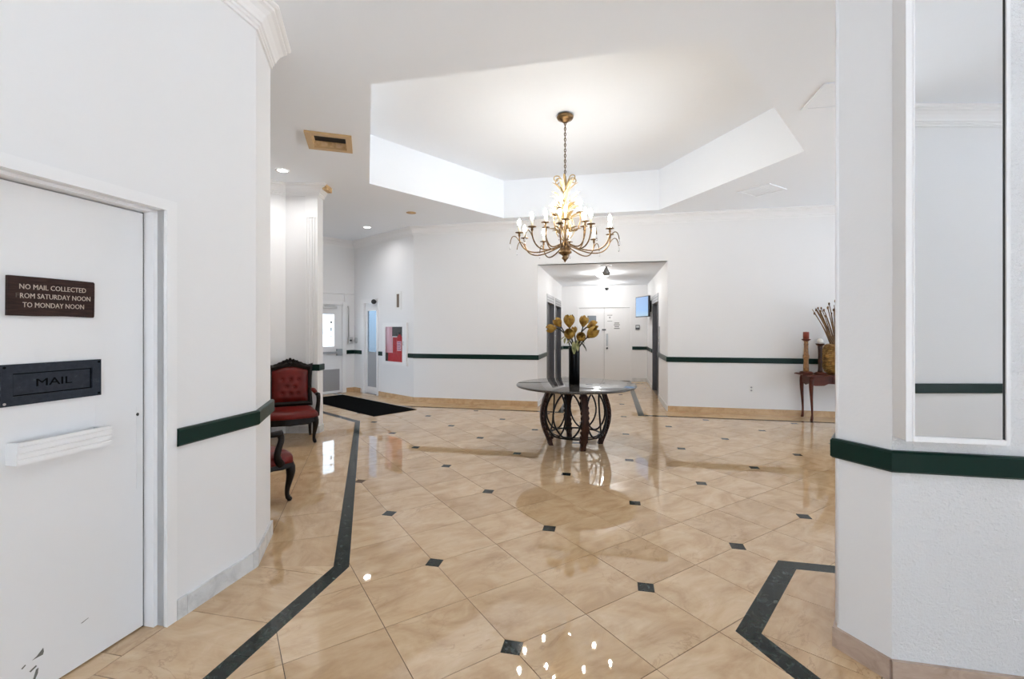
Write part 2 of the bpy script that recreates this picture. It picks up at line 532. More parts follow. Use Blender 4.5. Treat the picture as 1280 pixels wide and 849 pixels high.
# ------------------------------------------------------------------ plan of the lobby
CEIL = 3.51
RAIL0, RAIL1 = 0.885, 0.975
A_FAR = -12.14
U = dirv(A_FAR); Vv = V2(-U.y, U.x)
O = V2(0.484, 8.653)
C2 = V2(-1.978, 9.182)
C1 = V2(-3.712, 10.76)
A_ANG = -42.3
A_DOOR = 47.7
DOOR0 = V2(-5.329, 8.98)
HALL_W, HALL_D, HALL_H = 2.35, 4.6, 2.69
K = V2(-1.602, 2.856)
A_LEFT = 77.7
LD = dirv(A_LEFT)
LEFT0 = K - LD * 7.0
E1 = V2(-1.741, 3.29)
AL0 = V2(-3.9, 3.29); AL1 = V2(-3.9, 5.708); AL2 = V2(-3.207, 6.47); AL3 = V2(-2.745, 6.47); AL4 = V2(-2.745, 6.63)
CV1 = V2(1.605, 1.93); CV2 = V2(1.52, 2.135); CV3 = V2(1.84, 2.51); CV4 = V2(3.6, 2.126); CV5 = V2(3.56, 1.504)
R1 = O + U * 7.5
FARLEN = (O - C2).length

# ------------------------------------------------------------------ walls
DS = 7.0   # local x of K on the left wall; door lies at x = DS - s
wall('wall_left', LEFT0, A_LEFT, 7.0, CEIL, [(DS - 1.55, DS - 0.59, 0.0, 2.08)], thick=0.115, label='long white wall at the left holding the mail room door')
wall('wall_left_chamfer', K, 107.7, (E1 - K).length, CEIL, label='narrow angled white wall at the end of the left wall')
wall('wall_alcove_front', E1, 180, (AL0 - E1).length, CEIL, label='hidden white wall behind the nearer red armchair')
wall('wall_alcove_side', AL0, 90, (AL1 - AL0).length, CEIL, label='white side wall of the armchair alcove')
wall('wall_alcove_corner', AL1, math.degrees(math.atan2(AL2.y - AL1.y, AL2.x - AL1.x)), (AL2 - AL1).length, CEIL, label='angled white wall at the back of the alcove')
wall('wall_alcove_back', AL2, 0, (AL3 - AL2).length, CEIL, thick=0.16, label='white wall behind the farther red armchair')
wall('wall_entry_side', AL4, 137.7, (DOOR0 - AL4).length, CEIL, [(0.8, 1.4, 0.1, 2.1), (1.9, 2.5, 0.1, 2.1)], label='hidden side wall of the entrance')  # unseen openings added to brighten the entrance walls and ceiling
DW_L = (C1 - DOOR0).length
wall('wall_entry_door', DOOR0, A_DOOR, DW_L, CEIL, [(DW_L - 1.235, DW_L - 0.285, 0.0, 2.035)], label='short white wall with the exterior door')
ANG_L = (C2 - C1).length
GX0, GX1 = 0.44, 0.99
wall('wall_entry_angled', C1, A_ANG, ANG_L, CEIL, [(GX0, GX1, 0.0, 2.06)], label='angled white wall with the fire cabinet')
wall('wall_far', C2, A_FAR, FARLEN + 7.5, CEIL, [(FARLEN, FARLEN + HALL_W, 0.0, HALL_H)], label='wide white far wall around the elevator hall opening')
H1 = O + Vv * HALL_D
H2 = O + U * HALL_W + Vv * HALL_D
H3 = O + U * HALL_W
EL1 = (1.29, 2.59); EL2 = (2.84, 4.16); EL3 = (1.587, 2.95)
wall('wall_hall_left', O + Vv * 0.12, A_FAR + 90, HALL_D - 0.12, HALL_H + 0.1, [(EL1[0] - 0.12, EL1[1] - 0.12, 0.0, 2.24), (EL2[0] - 0.12, EL2[1] - 0.12, 0.0, 2.24)], label='left wall of the elevator hall with two elevators')
wall('wall_hall_right', H2, A_FAR - 90, HALL_D - 0.12, HALL_H + 0.1, [(HALL_D - EL3[1], HALL_D - EL3[0], 0.0, 2.24)], label='right wall of the elevator hall with one elevator')
HD0, HD1 = 0.457, 1.896
wall('wall_hall_back', H1, A_FAR, HALL_W, HALL_H + 0.1, [(HD0, HD1, 0.0, 2.07)], label='end wall of the elevator hall with the double door')
# behind the camera and to the right: unseen walls, openings added to let daylight in
wall('wall_right', R1, -90, R1.y + 4.0, CEIL, [(0.6 + k * 2.1, 2.4 + k * 2.1, 0.25, 2.2) for k in (0, 1, 2, 4)], label='unseen wall on the right side of the lobby with openings added for daylight')
wall('wall_back', (R1.x, -4.0), 180, R1.x + 3.2, CEIL, [(0.5 + k * 2.1, 2.3 + k * 2.1, 0.2, 2.3) for k in range(5)], label='unseen wall behind the camera with openings added for daylight')
wall('wall_behind', (4.4, -2.06), 180 - 24.6, 2.42, CEIL, label='short white wall behind the camera seen in the mirror')

mb = MB()
colpoly = [CV1, CV2, CV3, CV4, CV5]
for i, (a_, b_) in enumerate([(CV2, CV1), (CV1, CV5), (CV3, CV2), (CV4, CV3), (CV5, CV4)]):
    mb.cur = 1 if i == 1 else 0
    mb.add([(a_.x, a_.y, 0), (b_.x, b_.y, 0), (b_.x, b_.y, CEIL), (a_.x, a_.y, CEIL)], [(0, 1, 2, 3)])
tag(mb.build('wall_column', [M['wall'], M['wall_rough']]), 'big white many-sided column at the right holding the mirror', kind='structure')
# light corner bead on the far edge of the column
mb = MB(); mb.tube([(CV2.x, CV2.y, 0.11), (CV2.x, CV2.y, CEIL)], 0.008, 8)
tag(mb.build('trim_1', M['trim']), 'pale corner bead up the edge of the right column', kind='structure')

# ------------------------------------------------------------------ ceiling with the hexagonal coffer
HC = V2(0.674, 5.80); HR = 2.73
hexa = [HC + dirv(-72.4 + 60 * k) * HR for k in range(6)]
VC = V2(-1.975, 4.945); VA = 17.7; VS = 0.20
def vent_pt(x, y):
    d = dirv(VA); return VC + d * x + V2(-d.y, d.x) * y
vent = [vent_pt(-VS, -VS), vent_pt(VS, -VS), vent_pt(VS, VS), vent_pt(-VS, VS)]
outer = [V2(-6.2, -4.3), V2(8.2, -4.3), V2(8.2, 7.0), O + U * 7.6 + Vv * 0.1, C2 + Vv * 0.1, C1 + V2(0.0, 0.2), V2(-6.2, 9.4)]
loops = [[Vector((p.x, p.y, 0)) for p in lp] for lp in (outer, hexa[::-1], vent[::-1])]
flat = [p for lp in loops for p in lp]
mb = MB()
mb.add([(p.x, p.y, CEIL) for p in flat], [tuple(t) for t in tessellate_polygon(loops)])
ceil = tag(mb.build('ceiling', M['ceiling']), 'white lobby ceiling around a raised hexagonal coffer', kind='structure')
for i in range(6):
    a_, b_ = hexa[i], hexa[(i + 1) % 6]
    mb = MB(); mb.add([(a_.x, a_.y, CEIL), (b_.x, b_.y, CEIL), (b_.x, b_.y, 4.2), (a_.x, a_.y, 4.2)], [(0, 1, 2, 3)])
    mb.build('coffer_side', M['ceiling'], ceil)
mb = MB(); mb.add([(p.x, p.y, 4.2) for p in hexa], [tuple(range(6))])
mb.build('coffer_top', M['ceiling'], ceil)
hp = [O + Vv * 0.0, O + U * HALL_W, H2 + Vv * 0.2, H1 + Vv * 0.2]
mb = MB(); mb.add([(p.x, p.y, HALL_H) for p in hp], [(0, 1, 2, 3)])
tag(mb.build('ceiling_hall', M['ceiling']), 'lower white ceiling of the elevator hall', kind='structure')

# ------------------------------------------------------------------ crown, rails
crown = [(0, 3.355), (0.014, 3.355), (0.014, 3.374), (0.024, 3.380), (0.024, 3.396), (0.036, 3.400), (0.044, 3.418), (0.062, 3.444), (0.088, 3.464), (0.108, 3.472), (0.110, 3.487), (0.124, 3.490), (0.136, 3.498), (0.136, CEIL), (0, CEIL)]
railp = [(0, RAIL0), (0.018, RAIL0), (0.026, RAIL0 + 0.008), (0.026, RAIL1 - 0.008), (0.018, RAIL1), (0, RAIL1)]
def trim(n, label, paths, prof, m_):
    mb = MB()
    for p in paths: sweep(mb, [(q[0], q[1]) for q in p], prof)
    return tag(mb.build('trim_%d' % n, m_), label, kind='structure')
trim(2, 'white crown moulding above the left wall, cut off at its end', [[LEFT0, K, E1]], crown, M['trim'])
trim(3, 'white crown moulding above the armchair alcove, ending at the pilaster', [[AL0, AL1, AL2, AL3, AL4 + V2(0.0, 0.02)]], crown, M['trim'])
trim(4, 'white crown moulding along the entrance and far wall', [[DOOR0, C1, C2, R1]], crown, M['trim'])
trim(5, 'white crown moulding on the short wall behind the camera', [[V2(4.4, -2.06), V2(4.4, -2.06) + dirv(155.4) * 2.42]], crown, M['trim'])
lw = lambda s: K - LD * s
trim(6, 'dark green chair rail from the mail room door to the end of the left wall', [[lw(0.54), K, E1 + dirv(107.7) * 0.01]], railp, M['rail'])
trim(7, 'dark green chair rail behind the farther red armchair', [[AL0, AL1, AL2, AL3 - V2(0, 0.0), AL4]], railp, M['rail'])
dw = lambda x: DOOR0 + dirv(A_DOOR) * x
aw = lambda x: C1 + dirv(A_ANG) * x
trim(8, 'short dark rail between the exterior door and the glass door', [[dw(DW_L - 0.20), C1, aw(0.36)]], railp, M['rail'])
trim(9, 'short dark rail between the glass door and the fire cabinet', [[aw(1.07), aw(1.27)]], railp, M['rail'])
trim(10, 'dark green chair rail from the fire cabinet into the elevator hall', [[aw(2.18), C2, O, O + Vv * (EL1[0] - 0.10)]], railp, M['rail'])
trim(11, 'dark green rail at the far end of the left hall wall', [[O + Vv * (EL2[1] + 0.08), H1, H1 + U * (HD0 - 0.06)]], railp, M['rail'])
trim(12, 'dark green rail right of the hall double door', [[H1 + U * (HD1 + 0.05), H2, H3 + Vv * (EL3[1] + 0.08)]], railp, M['rail'])
trim(13, 'dark green chair rail from the right elevator along the far wall', [[H3 + Vv * (EL3[0] - 0.08), H3, R1]], railp, M['rail'])
trim(14, 'dark green chair rail wrapped around the right column', [[CV3, CV2, CV1, CV5]], railp, M['rail'])
trim(15, 'dark green chair rail on the wall behind the camera', [[V2(4.4, -2.06), V2(4.4, -2.06) + dirv(155.4) * 2.42]], railp, M['rail'])

# fluted flat pilaster at the end of the alcove wall
pil = thing('trim_16', 'white fluted pilaster at the end of the alcove wall', None, (AL3.x, AL3.y, 0), 0, kind='structure')
mb = MB()
pw, pd = 0.175, 0.022
poly = [(-pw, 0.0), (-pw, -pd)]
for k in range(4):
    cx = -pw + 0.032 + k * 0.037
    poly += [(cx - 0.012, -pd), (cx - 0.007, -pd + 0.012), (cx + 0.007, -pd + 0.012), (cx + 0.012, -pd)]
poly += [(0.0, -pd), (0.0, 0.0)]
mb.prism(poly, 0.96 + 0.02, 3.05); mb.prism([(-pw, 0), (-pw, -pd), (0, -pd), (0, 0)], 3.05, 3.355); mb.prism([(-pw, 0), (-pw, -pd), (0, -pd), (0, 0)], 0.1, RAIL0)
mb.build('fluted_face', M['trim'], pil)
mb = MB(); mb.box(-0.03, 0.03, -0.15, 0.04, 3.44, 3.509)
mb.build('broken_crown_end', M['raw_wood'], pil, (0.11, 0.10, 0.0))

# ------------------------------------------------------------------ baseboards made of marble pieces
def baseboard(side, label, runs, m_, h=0.10, step=0.457):
    root = thing('baseboard_' + side, label, None, kind='structure')
    for p, q in runs:
        p = V2(*p); q = V2(*q)
        d = q - p; ln = d.length; a = math.atan2(d.y, d.x)
        nseg = max(1, round(ln / step)); sl = ln / nseg
        for k in range(nseg):
            mb = MB(); mb.box(-sl / 2 + 0.0008, sl / 2 - 0.0008, -0.016, 0.0, 0.0, h)
            o = mb.build('marble_piece', m_, root)
            c = p + d * ((k + 0.5) / nseg)
            o.location = (c.x, c.y, 0); o.rotation_euler = (0, 0, a)
    return root
nL = V2(LD.y, -LD.x)
baseboard('left', 'white veined marble baseboard along the left wall', [(lw(0.54), lw(0.485)), (lw(0.484), lw(0.04)), (lw(0.04), K - LD * (-0.005)), (K - dirv(107.7) * 0.006, E1 + dirv(107.7) * 0.012), (LEFT0, lw(1.60))], M['marble_white'])
baseboard('alcove', 'white marble baseboard behind the red armchairs', [(AL0, AL1), (AL1, AL2), (AL2, AL3), (AL3, AL4)], M['marble_white'])
baseboard('entry', 'tan marble baseboard around the entrance doors', [(dw(DW_L - 0.20), dw(DW_L - 0.01)), (C1, aw(0.36)), (aw(1.07), C2)], M['marble_tan'])
baseboard('far', 'tan marble baseboard along the far wall', [(C2, O), (H3, R1)], M['marble_tan'])
baseboard('hall', 'grey marble baseboard in the elevator hall', [(O + Vv * 0.02, O + Vv * (EL1[0] - 0.1)), (H1, H1 + U * (HD0 - 0.06)), (H1 + U * (HD1 + 0.05), H2), (H2, H3 + Vv * (EL3[1] + 0.1)), (H3 + Vv * (EL3[0] - 0.1), H3 + Vv * 0.02)], M['marble_white'])
baseboard('column', 'pinkish marble baseboard around the right column', [(CV3, CV2), (CV2 + (CV2 - CV1) * 0.06, CV1), (CV1 - (CV5 - CV1).normalized() * 0.005, CV5)], M['marble_pink'], h=0.092)

# ------------------------------------------------------------------ floor: every tile its own piece
TS = 0.457
TH = rad(32.65)
d1 = V2(math.cos(TH), math.sin(TH)); d2 = V2(-d1.y, d1.x)
DOT0 = V2(0.0, 2.132)          # one of the dark insets
mb = MB(); mb.box(-6.2, 8.4, -4.3, 13.8, -0.10, -0.0022)
floor = tag(mb.build('floor', M['grout']), 'polished beige marble tile floor with dark green insets and border', kind='structure')

def clip(poly, a, b):
    """keep what lies left of a->b"""
    out = []
    n = len(poly); e = b - a
    for i in range(n):
        p, q = poly[i], poly[(i + 1) % n]
        sp = e.x * (p.y - a.y) - e.y * (p.x - a.x); sq = e.x * (q.y - a.y) - e.y * (q.x - a.x)
        if sp >= 0: out.append(p)
        if (sp > 0 and sq < 0) or (sp < 0 and sq > 0):
            t = sp / (sp - sq); out.append(p + (q - p) * t)
    return out

def area(p):
    return 0.5 * sum(p[i].x * p[(i + 1) % len(p)].y - p[(i + 1) % len(p)].x * p[i].y for i in range(len(p)))

def ccw(p):
    return p if area(p) > 0 else p[::-1]

PIECES = []      # (name, polygon, centre, angle, whole, material key)

def tiles(poly, ang, org, sx_, sy_, key, name, insets=False, gap=0.0019):
    poly = ccw([V2(*p) for p in poly])
    e1 = V2(math.cos(ang), math.sin(ang)); e2 = V2(-e1.y, e1.x)
    us = [(p - org).dot(e1) for p in poly]; ws = [(p - org).dot(e2) for p in poly]
    for i in range(math.floor(min(us) / sx_), math.ceil(max(us) / sx_)):
        for j in range(math.floor(min(ws) / sy_), math.ceil(max(ws) / sy_)):
            x0, x1, y0, y1 = i * sx_ + gap, (i + 1) * sx_ - gap, j * sy_ + gap, (j + 1) * sy_ - gap
            cell = [(x0, y0), (x1, y0), (x1, y1), (x0, y1)]
            whole_key = None
            if insets:
                # the corner of the tile that touches an inset is cut off
                cut = 0.0622 - gap + 0.001
                k = ((1 if i % 2 else 0), (1 if j % 2 else 0))
                c = [None] * 4
                corner = {(0, 0): 0, (1, 0): 1, (1, 1): 2, (0, 1): 3}[(k[0], k[1])]
                new = []
                for q in range(4):
                    if q != corner: new.append(cell[q]); continue
                    pv, nx = cell[q - 1], cell[(q + 1) % 4]
                    def step(a, b):
                        l = math.hypot(b[0] - a[0], b[1] - a[1]); return (a[0] + (b[0] - a[0]) * cut / l, a[1] + (b[1] - a[1]) * cut / l)
                    new += [step(cell[q], pv), step(cell[q], nx)]
                cell = new; whole_key = corner
            wp = [org + e1 * x + e2 * y for x, y in cell]
            r = list(poly)
            for q in range(len(wp)):
                r = clip(r, wp[q], wp[(q + 1) % len(wp)])
                if len(r) < 3: break
            if len(r) < 3: continue
            # drop doubled points left by the clipping
            rr = []
            for p in r:
                if not rr or (p - rr[-1]).length > 1e-5: rr.append(p)
            if len(rr) > 1 and (rr[0] - rr[-1]).length < 1e-5: rr.pop()
            if len(rr) < 3 or area(rr) < 2e-4: continue
            full = abs(area(rr) - abs(area(wp))) < 1e-6
            c = org + e1 * ((x0 + x1) / 2) + e2 * ((y0 + y1) / 2)
            PIECES.append((name, rr, c, ang, (whole_key if insets else None) if full else False, key))

off = 0.44; SWD = 0.10; inn = off + SWD
def far_off(d):   # vertex of the offset line at the corner C2
    n1 = V2(-0.673, -0.7396); n2 = V2(U.y, -U.x)
    return C2 + (n1 + n2) * (d / (1 + n1.dot(n2)))
S1R = V2(-1.016, 2.849); S1L = V2(-1.115, 2.856)
S2R = V2(-2.43, 7.31); S2L = V2(-2.365, 6.785)
D3 = V2(-0.7396, 0.673)
S2Lc = V2(-2.475, 7.215)
hall_end = HALL_D
field = [S1R - LD * 6.9, V2(6.2, -4.0), V2(6.2, 0.54), V2(1.31, 1.6055), V2(1.098, 2.245), V2(1.707, 2.93), V2(1.707, 2.93) + dirv(-12.3) * 6.0,
         O + U * 7.3 - Vv * inn, O + U * (HALL_W - inn) - Vv * inn, O + U * (HALL_W - inn) + Vv * hall_end, O + U * inn + Vv * hall_end, O + U * inn - Vv * inn,
         far_off(inn), C1 + V2(-0.673, -0.7396) * inn, S2R + D3 * 3.05, S2R]
field[6] = V2(7.5, 2.93 - (7.5 - 1.707) * 0.218)
field[3:3] = []
field.append(S1R)
tiles(field, TH, DOT0, TS, TS, 'tile', 'tile', insets=True)
# dark squares at every second corner, turned to the room's axes
IA = rad(32.65 - 45.0)
ie1 = V2(math.cos(IA), math.sin(IA)); ie2 = V2(-ie1.y, ie1.x)
def inside(p, poly):
    c = False
    for i in range(len(poly)):
        a, b = poly[i], poly[i - 1]
        if (a.y > p.y) != (b.y > p.y) and p.x < (b.x - a.x) * (p.y - a.y) / (b.y - a.y) + a.x: c = not c
    return c
hs = 0.0435
for i in range(-14, 14):
    for j in range(-14, 14):
        p = DOT0 + d1 * (2 * TS * i) + d2 * (2 * TS * j)
        if inside(p, field):
            sq = [p + ie1 * (a * hs) + ie2 * (b * hs) for a, b in ((-1, -1), (1, -1), (1, 1), (-1, 1))]
            if all(inside(q, field) for q in sq): PIECES.append(('inset', sq, p, IA, 'inset', 'green_marble'))
def strip(a0, a1, b1, b0, ang=None):
    d = (a1 - a0); ang = math.atan2(d.y, d.x) if ang is None else ang
    tiles([a0, a1, b1, b0], ang, a0, 0.61, 5.0, 'green_marble', 'border_strip', gap=0.0008)
def strip_o(a0, a1, b1, b0):
    d = (a1 - a0); ang = math.atan2(d.y, d.x)
    tiles([a0, a1, b1, b0], ang, a0 - V2(-math.sin(ang), math.cos(ang)) * 2.5, 0.61, 5.0, 'green_marble', 'border_strip', gap=0.0008)
strip_o(S1R - LD * 6.9, S1R, S1L, S1L - LD * 6.9)
strip_o(S1R, S2R, S2Lc, S1L)
S3a = S2R + D3 * 3.05; S3b = S2Lc + D3 * 3.0
strip_o(S2R, S3a, S3b, S2Lc)
n1c = V2(-0.673, -0.7396)
strip_o(C1 + n1c * inn, far_off(inn), far_off(off), C1 + n1c * off)
strip_o(far_off(inn), O + U * inn - Vv * inn, O + U * off - Vv * off, far_off(off))
strip_o(O + U * inn - Vv * inn, O + U * inn + Vv * hall_end, O + U * off + Vv * hall_end, O + U * off - Vv * off)
hr = HALL_W
strip_o(O + U * (hr - inn) - Vv * inn, O + U * (hr - inn) + Vv * hall_end, O + U * (hr - off) + Vv * hall_end, O + U * (hr - off) - Vv * off)
strip_o(O + U * (hr - inn) - Vv * inn, O + U * 7.3 - Vv * inn, O + U * 7.3 - Vv * off, O + U * (hr - off) - Vv * off)
# column border
CP2, CP1, CP4 = V2(1.098, 2.245), V2(1.707, 2.93), V2(1.31, 1.6055)
CQ1, CQ2, CQ4 = V2(1.755, 2.82), V2(1.215, 2.228), V2(1.395, 1.69)
d12 = dirv(-12.3)
strip_o(CP2, CP1, CQ1, CQ2)
strip_o(CP1, V2(7.5, 2.93 - (7.5 - 1.707) * 0.218), V2(7.5, 2.82 - (7.5 - 1.755) * 0.218), CQ1)
strip_o(CP2, CP4, CQ4, CQ2)
strip_o(CP4, V2(6.2, 0.54), V2(6.2, 0.645), CQ4)
# border tiles between strips and walls
def T(p, s=0.0):
    return V2(*p)
tiles([LEFT0, K, S1L, S1L - LD * 6.9], rad(A_LEFT - 90), K, 5.0, TS, 'tile', 'tile')
tiles([lw(0.56), lw(1.58), lw(1.58) + V2(-LD.y, LD.x) * 0.16, lw(0.56) + V2(-LD.y, LD.x) * 0.16], rad(A_LEFT), lw(2.2), 1.4, 3.0, 'tile', 'tile')
tiles([K, E1, AL0, AL1, AL2, AL3, AL4, S2Lc + V2(0.01, 0.0) - V2(0.012, 0.0), S1L], rad(107.4), S1L, TS, TS, 'tile', 'tile')
tiles([AL4, DOOR0, S3b, S2Lc], rad(137.7), S2Lc, TS, TS, 'tile', 'tile')
tiles([DOOR0, C1, C1 + n1c * inn, S3a], rad(47.7), C1, TS, TS, 'tile', 'tile')
tiles([C1, C2, far_off(off), C1 + n1c * off], rad(A_ANG), C2, TS, 5.0, 'tile', 'tile')
tiles([C2, O, O + U * off - Vv * off, far_off(off)], rad(A_FAR), C2 - Vv * 2, TS, 5.0, 'tile', 'tile')
tiles([O, O + Vv * hall_end, O + Vv * hall_end + U * off, O + U * off - Vv * off], rad(A_FAR + 90), O + U * 2, TS, 5.0, 'tile', 'tile')
tiles([O + U * hr, O + U * hr + Vv * hall_end, O + U * (hr - off) + Vv * hall_end, O + U * (hr - off) - Vv * off], rad(A_FAR + 90), O + U * 4, TS, 5.0, 'tile', 'tile')
tiles([O + U * hr, O + U * 7.3, O + U * 7.3 - Vv * off, O + U * (hr - off) - Vv * off], rad(A_FAR), O - Vv * 2, TS, 5.0, 'tile', 'tile')
tiles([CQ1, V2(7.5, 2.82 - (7.5 - 1.755) * 0.218), V2(6.2, 0.645), CQ4, CQ2], rad(47.7), CQ2, TS, TS, 'tile', 'tile')

def px_size(poly):
    pts = []
    for p in poly:
        if p.y < 0.6: return 0.0
        pts.append((640 + 571 * p.x / p.y, 410.1 + 571 * EYE / p.y))
    cx = sum(p[0] for p in pts) / len(pts); cy = sum(p[1] for p in pts) / len(pts)
    if not (-40 < cx < 1120 and cy < 930): return 0.0
    return abs(0.5 * sum(pts[i][0] * pts[(i + 1) % len(pts)][1] - pts[(i + 1) % len(pts)][0] * pts[i][1] for i in range(len(pts))))

SHARED = {}
def piece_mesh(poly, c, ang, key):
    ca, sa = math.cos(-ang), math.sin(-ang)
    loc = []
    for p in poly:
        d = p - c; loc.append((d.x * ca - d.y * sa, d.x * sa + d.y * ca))
    return loc
ranked = {}
for pc in PIECES:
    ranked.setdefault(pc[0], []).append((px_size(pc[1]), pc))
for nm, lst in ranked.items():
    lst.sort(key=lambda t: -t[0])
    rest = MB()
    for r, (s, (name, poly, c, ang, whole, key)) in enumerate(lst):
        if r >= 300 or s < 6.0:
            n = len(poly)
            rest.prism([(p.x, p.y) for p in poly], -0.01, 0.0)
            continue
        sk = (nm, whole, round(ang, 3)) if whole is not False and nm in ('tile', 'inset') and whole is not None else None
        if sk and sk in SHARED:
            me = SHARED[sk]
        else:
            mb = MB(); mb.prism(piece_mesh(poly, c, ang, key), -0.01, 0.0)
            me = mb.mesh(nm, M[key])
            if sk: SHARED[sk] = me
        o = bpy.data.objects.new(nm, me); COL.objects.link(o)
        o.location = (c.x, c.y, 0); o.rotation_euler = (0, 0, ang); o.parent = floor
    if rest.v:
        o = rest.build('outlying_' + nm, M[lst[0][1][5]], floor); o['kind'] = 'stuff'

mb = MB(); mb.box(-14, 20, -14, 26, -0.16, -0.12)
tag(mb.build('pavement', M['pavement']), 'grey pavement outside the entrance doors', kind='structure')

#@@OBJECTS
# ================================================================== doors of the setting
def wempty(name, label, p0, a, x, y, z, kind=None, cat=None, group=None):
    return thing(name, label, cat, on_wall(p0, a, x, y, z), rad(a), group, kind)

# door_1: mail room door in the left wall, local x = 0 at the hinge-side edge near the frame of the photo, right edge at 0.94
D1X = DS - 1.55
d1o = wempty('door_1', 'white mail room door at the left in a stepped white frame', LEFT0, A_LEFT, D1X, 0, 0, 'structure')
mb = MB(); mb.box(0.02, 0.933, 0.108, 0.150, 0.008, 2.060)
leaf = mb.build('door_leaf', M['door'], d1o)
mb = MB()
mb.box(0.90, 0.902, 0.1065, 0.108, 0.70, 1.10)
mb.box(0.72, 0.90, 0.1074, 0.1079, 1.00, 1.14)
mb.build('patch_plate', M['door'], leaf)
mb = MB(); mb.prism([(0.905 + 0.006 * math.cos(k * PI / 4), 1.065 + 0.008 * math.sin(k * PI / 4)) for k in range(8)], 0.104, 0.108, 'y')
mb.build('keyhole', M['gap'], leaf)
mb = MB()
for poly in ([(0.488, 0.150), (0.502, 0.156), (0.524, 0.176), (0.526, 0.160), (0.523, 0.149), (0.505, 0.150)], [(0.452, 0.141), (0.465, 0.149), (0.467, 0.145), (0.456, 0.137)], [(0.478, 0.112), (0.500, 0.122), (0.503, 0.116), (0.482, 0.106)], [(0.490, 0.070), (0.500, 0.104), (0.508, 0.106), (0.506, 0.085), (0.496, 0.065)], [(0.66, 0.190), (0.69, 0.197), (0.69, 0.1955), (0.665, 0.188)]):
    mb.prism(poly, 0.1070, 0.108, 'y')
mb.build('paint_chip', M['chip'], leaf)
mb = MB()
# stepped jamb, head and flat casing
mb.box(0.94, 0.96, 0.052, 0.150, 0, 2.08); mb.box(0.0, 0.02, 0.052, 0.150, 0, 2.08); mb.box(0.0, 0.96, 0.052, 0.150, 2.066, 2.10)
mb.box(0.96, 0.9605, 0, 0.150, 0, 2.08)
mb.box(0.955, 1.008, -0.014, 0.006, 0, 2.128); mb.box(-0.05, 0.004, -0.014, 0.006, 0, 2.128); mb.box(0.004, 0.955, -0.014, 0.006, 2.076, 2.128)
mb.build('door_frame', M['trim'], d1o)
mb = MB(); mb.box(0.9335, 0.9395, 0.112, 0.150, 0, 2.07); mb.box(0.02, 0.94, 0.152, 0.156, 0, 2.08)
mb.build('door_gap', M['gap'], d1o)

def on_leaf(s, z, y=0.108):
    return on_wall(LEFT0, A_LEFT, DS - s, y, z)

# wooden sign
t = thing('wooden_sign', 'dark brown wooden sign with carved mail collection notice on the white door', 'sign', on_leaf(0.996, 1.617), rad(A_LEFT))
mb = MB()
sil = [(-0.151, -0.078), (-0.06, -0.0795), (0.04, -0.0775), (0.11, -0.080), (0.147, -0.081), (0.150, -0.075), (0.151, 0.0), (0.1515, 0.072), (0.147, 0.077), (0.05, 0.078), (-0.05, 0.0785), (-0.15, 0.0775)]
mb.prism(sil, -0.014, 0.0, 'y')
mb.build('board', M['signwood'], t)
letters('NO MAIL COLLECTED', 0.029, 0.232, M['sign_letter'], t, -0.0, -0.0145, 0.036)
letters('ROM SATURDAY NOON', 0.029, 0.247, M['sign_letter'], t, 0.010, -0.0145, 0.000)
letters('F', 0.026, 0.011, M['sign_letter_faded'], t, -0.122, -0.0145, 0.001, name='faded_letter')
letters('TO MONDAY NOON', 0.029, 0.214, M['sign_letter'], t, 0.002, -0.0145, -0.036)

# mail slot
t = thing('mail_slot', 'worn blue-black mail slot plate on the white door below the wooden sign', 'mail slot', on_leaf(0.991, 1.267), rad(A_LEFT))
mb = MB(); mb.frame(-0.175, 0.175, -0.081, 0.081, 0.036, -0.012, 0.0)
mb.build('plate', M['slate'], t)
mb = MB(); mb.box(-0.139, 0.139, -0.0045, 0.0, -0.045, 0.045)
fl = mb.build('flap', M['slate'], t)
mb = MB(); mb.frame(-0.1385, 0.1385, -0.0445, 0.0445, 0.004, -0.0052, -0.0045); mb.build('flap_shadow_gap', M['slate_dark'], fl)
letters('MAIL', 0.044, 0.125, M['slate_dark'], fl, 0.0, -0.0052, 0.0)
for sx_ in (-0.165, 0.165):
    for sz in (-0.070, 0.070):
        mb = MB(); mb.prism([(sx_ + 0.005 * math.cos(k * PI / 4), sz + 0.005 * math.sin(k * PI / 4)) for k in range(8)], -0.0135, -0.012, 'y')
        mb.build('screw', M['slate_dark'] if (sx_, sz) != (-0.165, -0.07) else M['knob'], t)

# letter tray: ribbed front board standing off the door
t = thing('letter_tray', 'white ribbed letter tray ledge on the door below the mail slot', 'tray', on_leaf(0.976, 0.96), rad(A_LEFT))
mb = MB()
prof = [(-0.060, 0.0), (-0.060, 0.018), (-0.0575, 0.020), (-0.0575, 0.022), (-0.061, 0.024), (-0.061, 0.042), (-0.0585, 0.044), (-0.0585, 0.046), (-0.062, 0.048), (-0.062, 0.066), (-0.0595, 0.068), (-0.0595, 0.070), (-0.063, 0.072), (-0.063, 0.086), (-0.045, 0.086), (-0.045, 0.0)]
mb.prism(prof, -0.170, 0.170, 'x')
mb.build('ribbed_front', M['trim'], t)
mb = MB(); mb.box(-0.170, -0.158, -0.045, 0.0, 0.0, 0.085); mb.build('end_board', M['trim'], t)
mb = MB(); mb.box(0.135, 0.147, -0.045, 0.0, 0.0, 0.085); mb.build('end_board', M['trim'], t)
mb = MB(); mb.box(-0.158, 0.135, -0.045, 0.0, 0.0, 0.012); mb.build('tray_bottom', M['trim'], t)

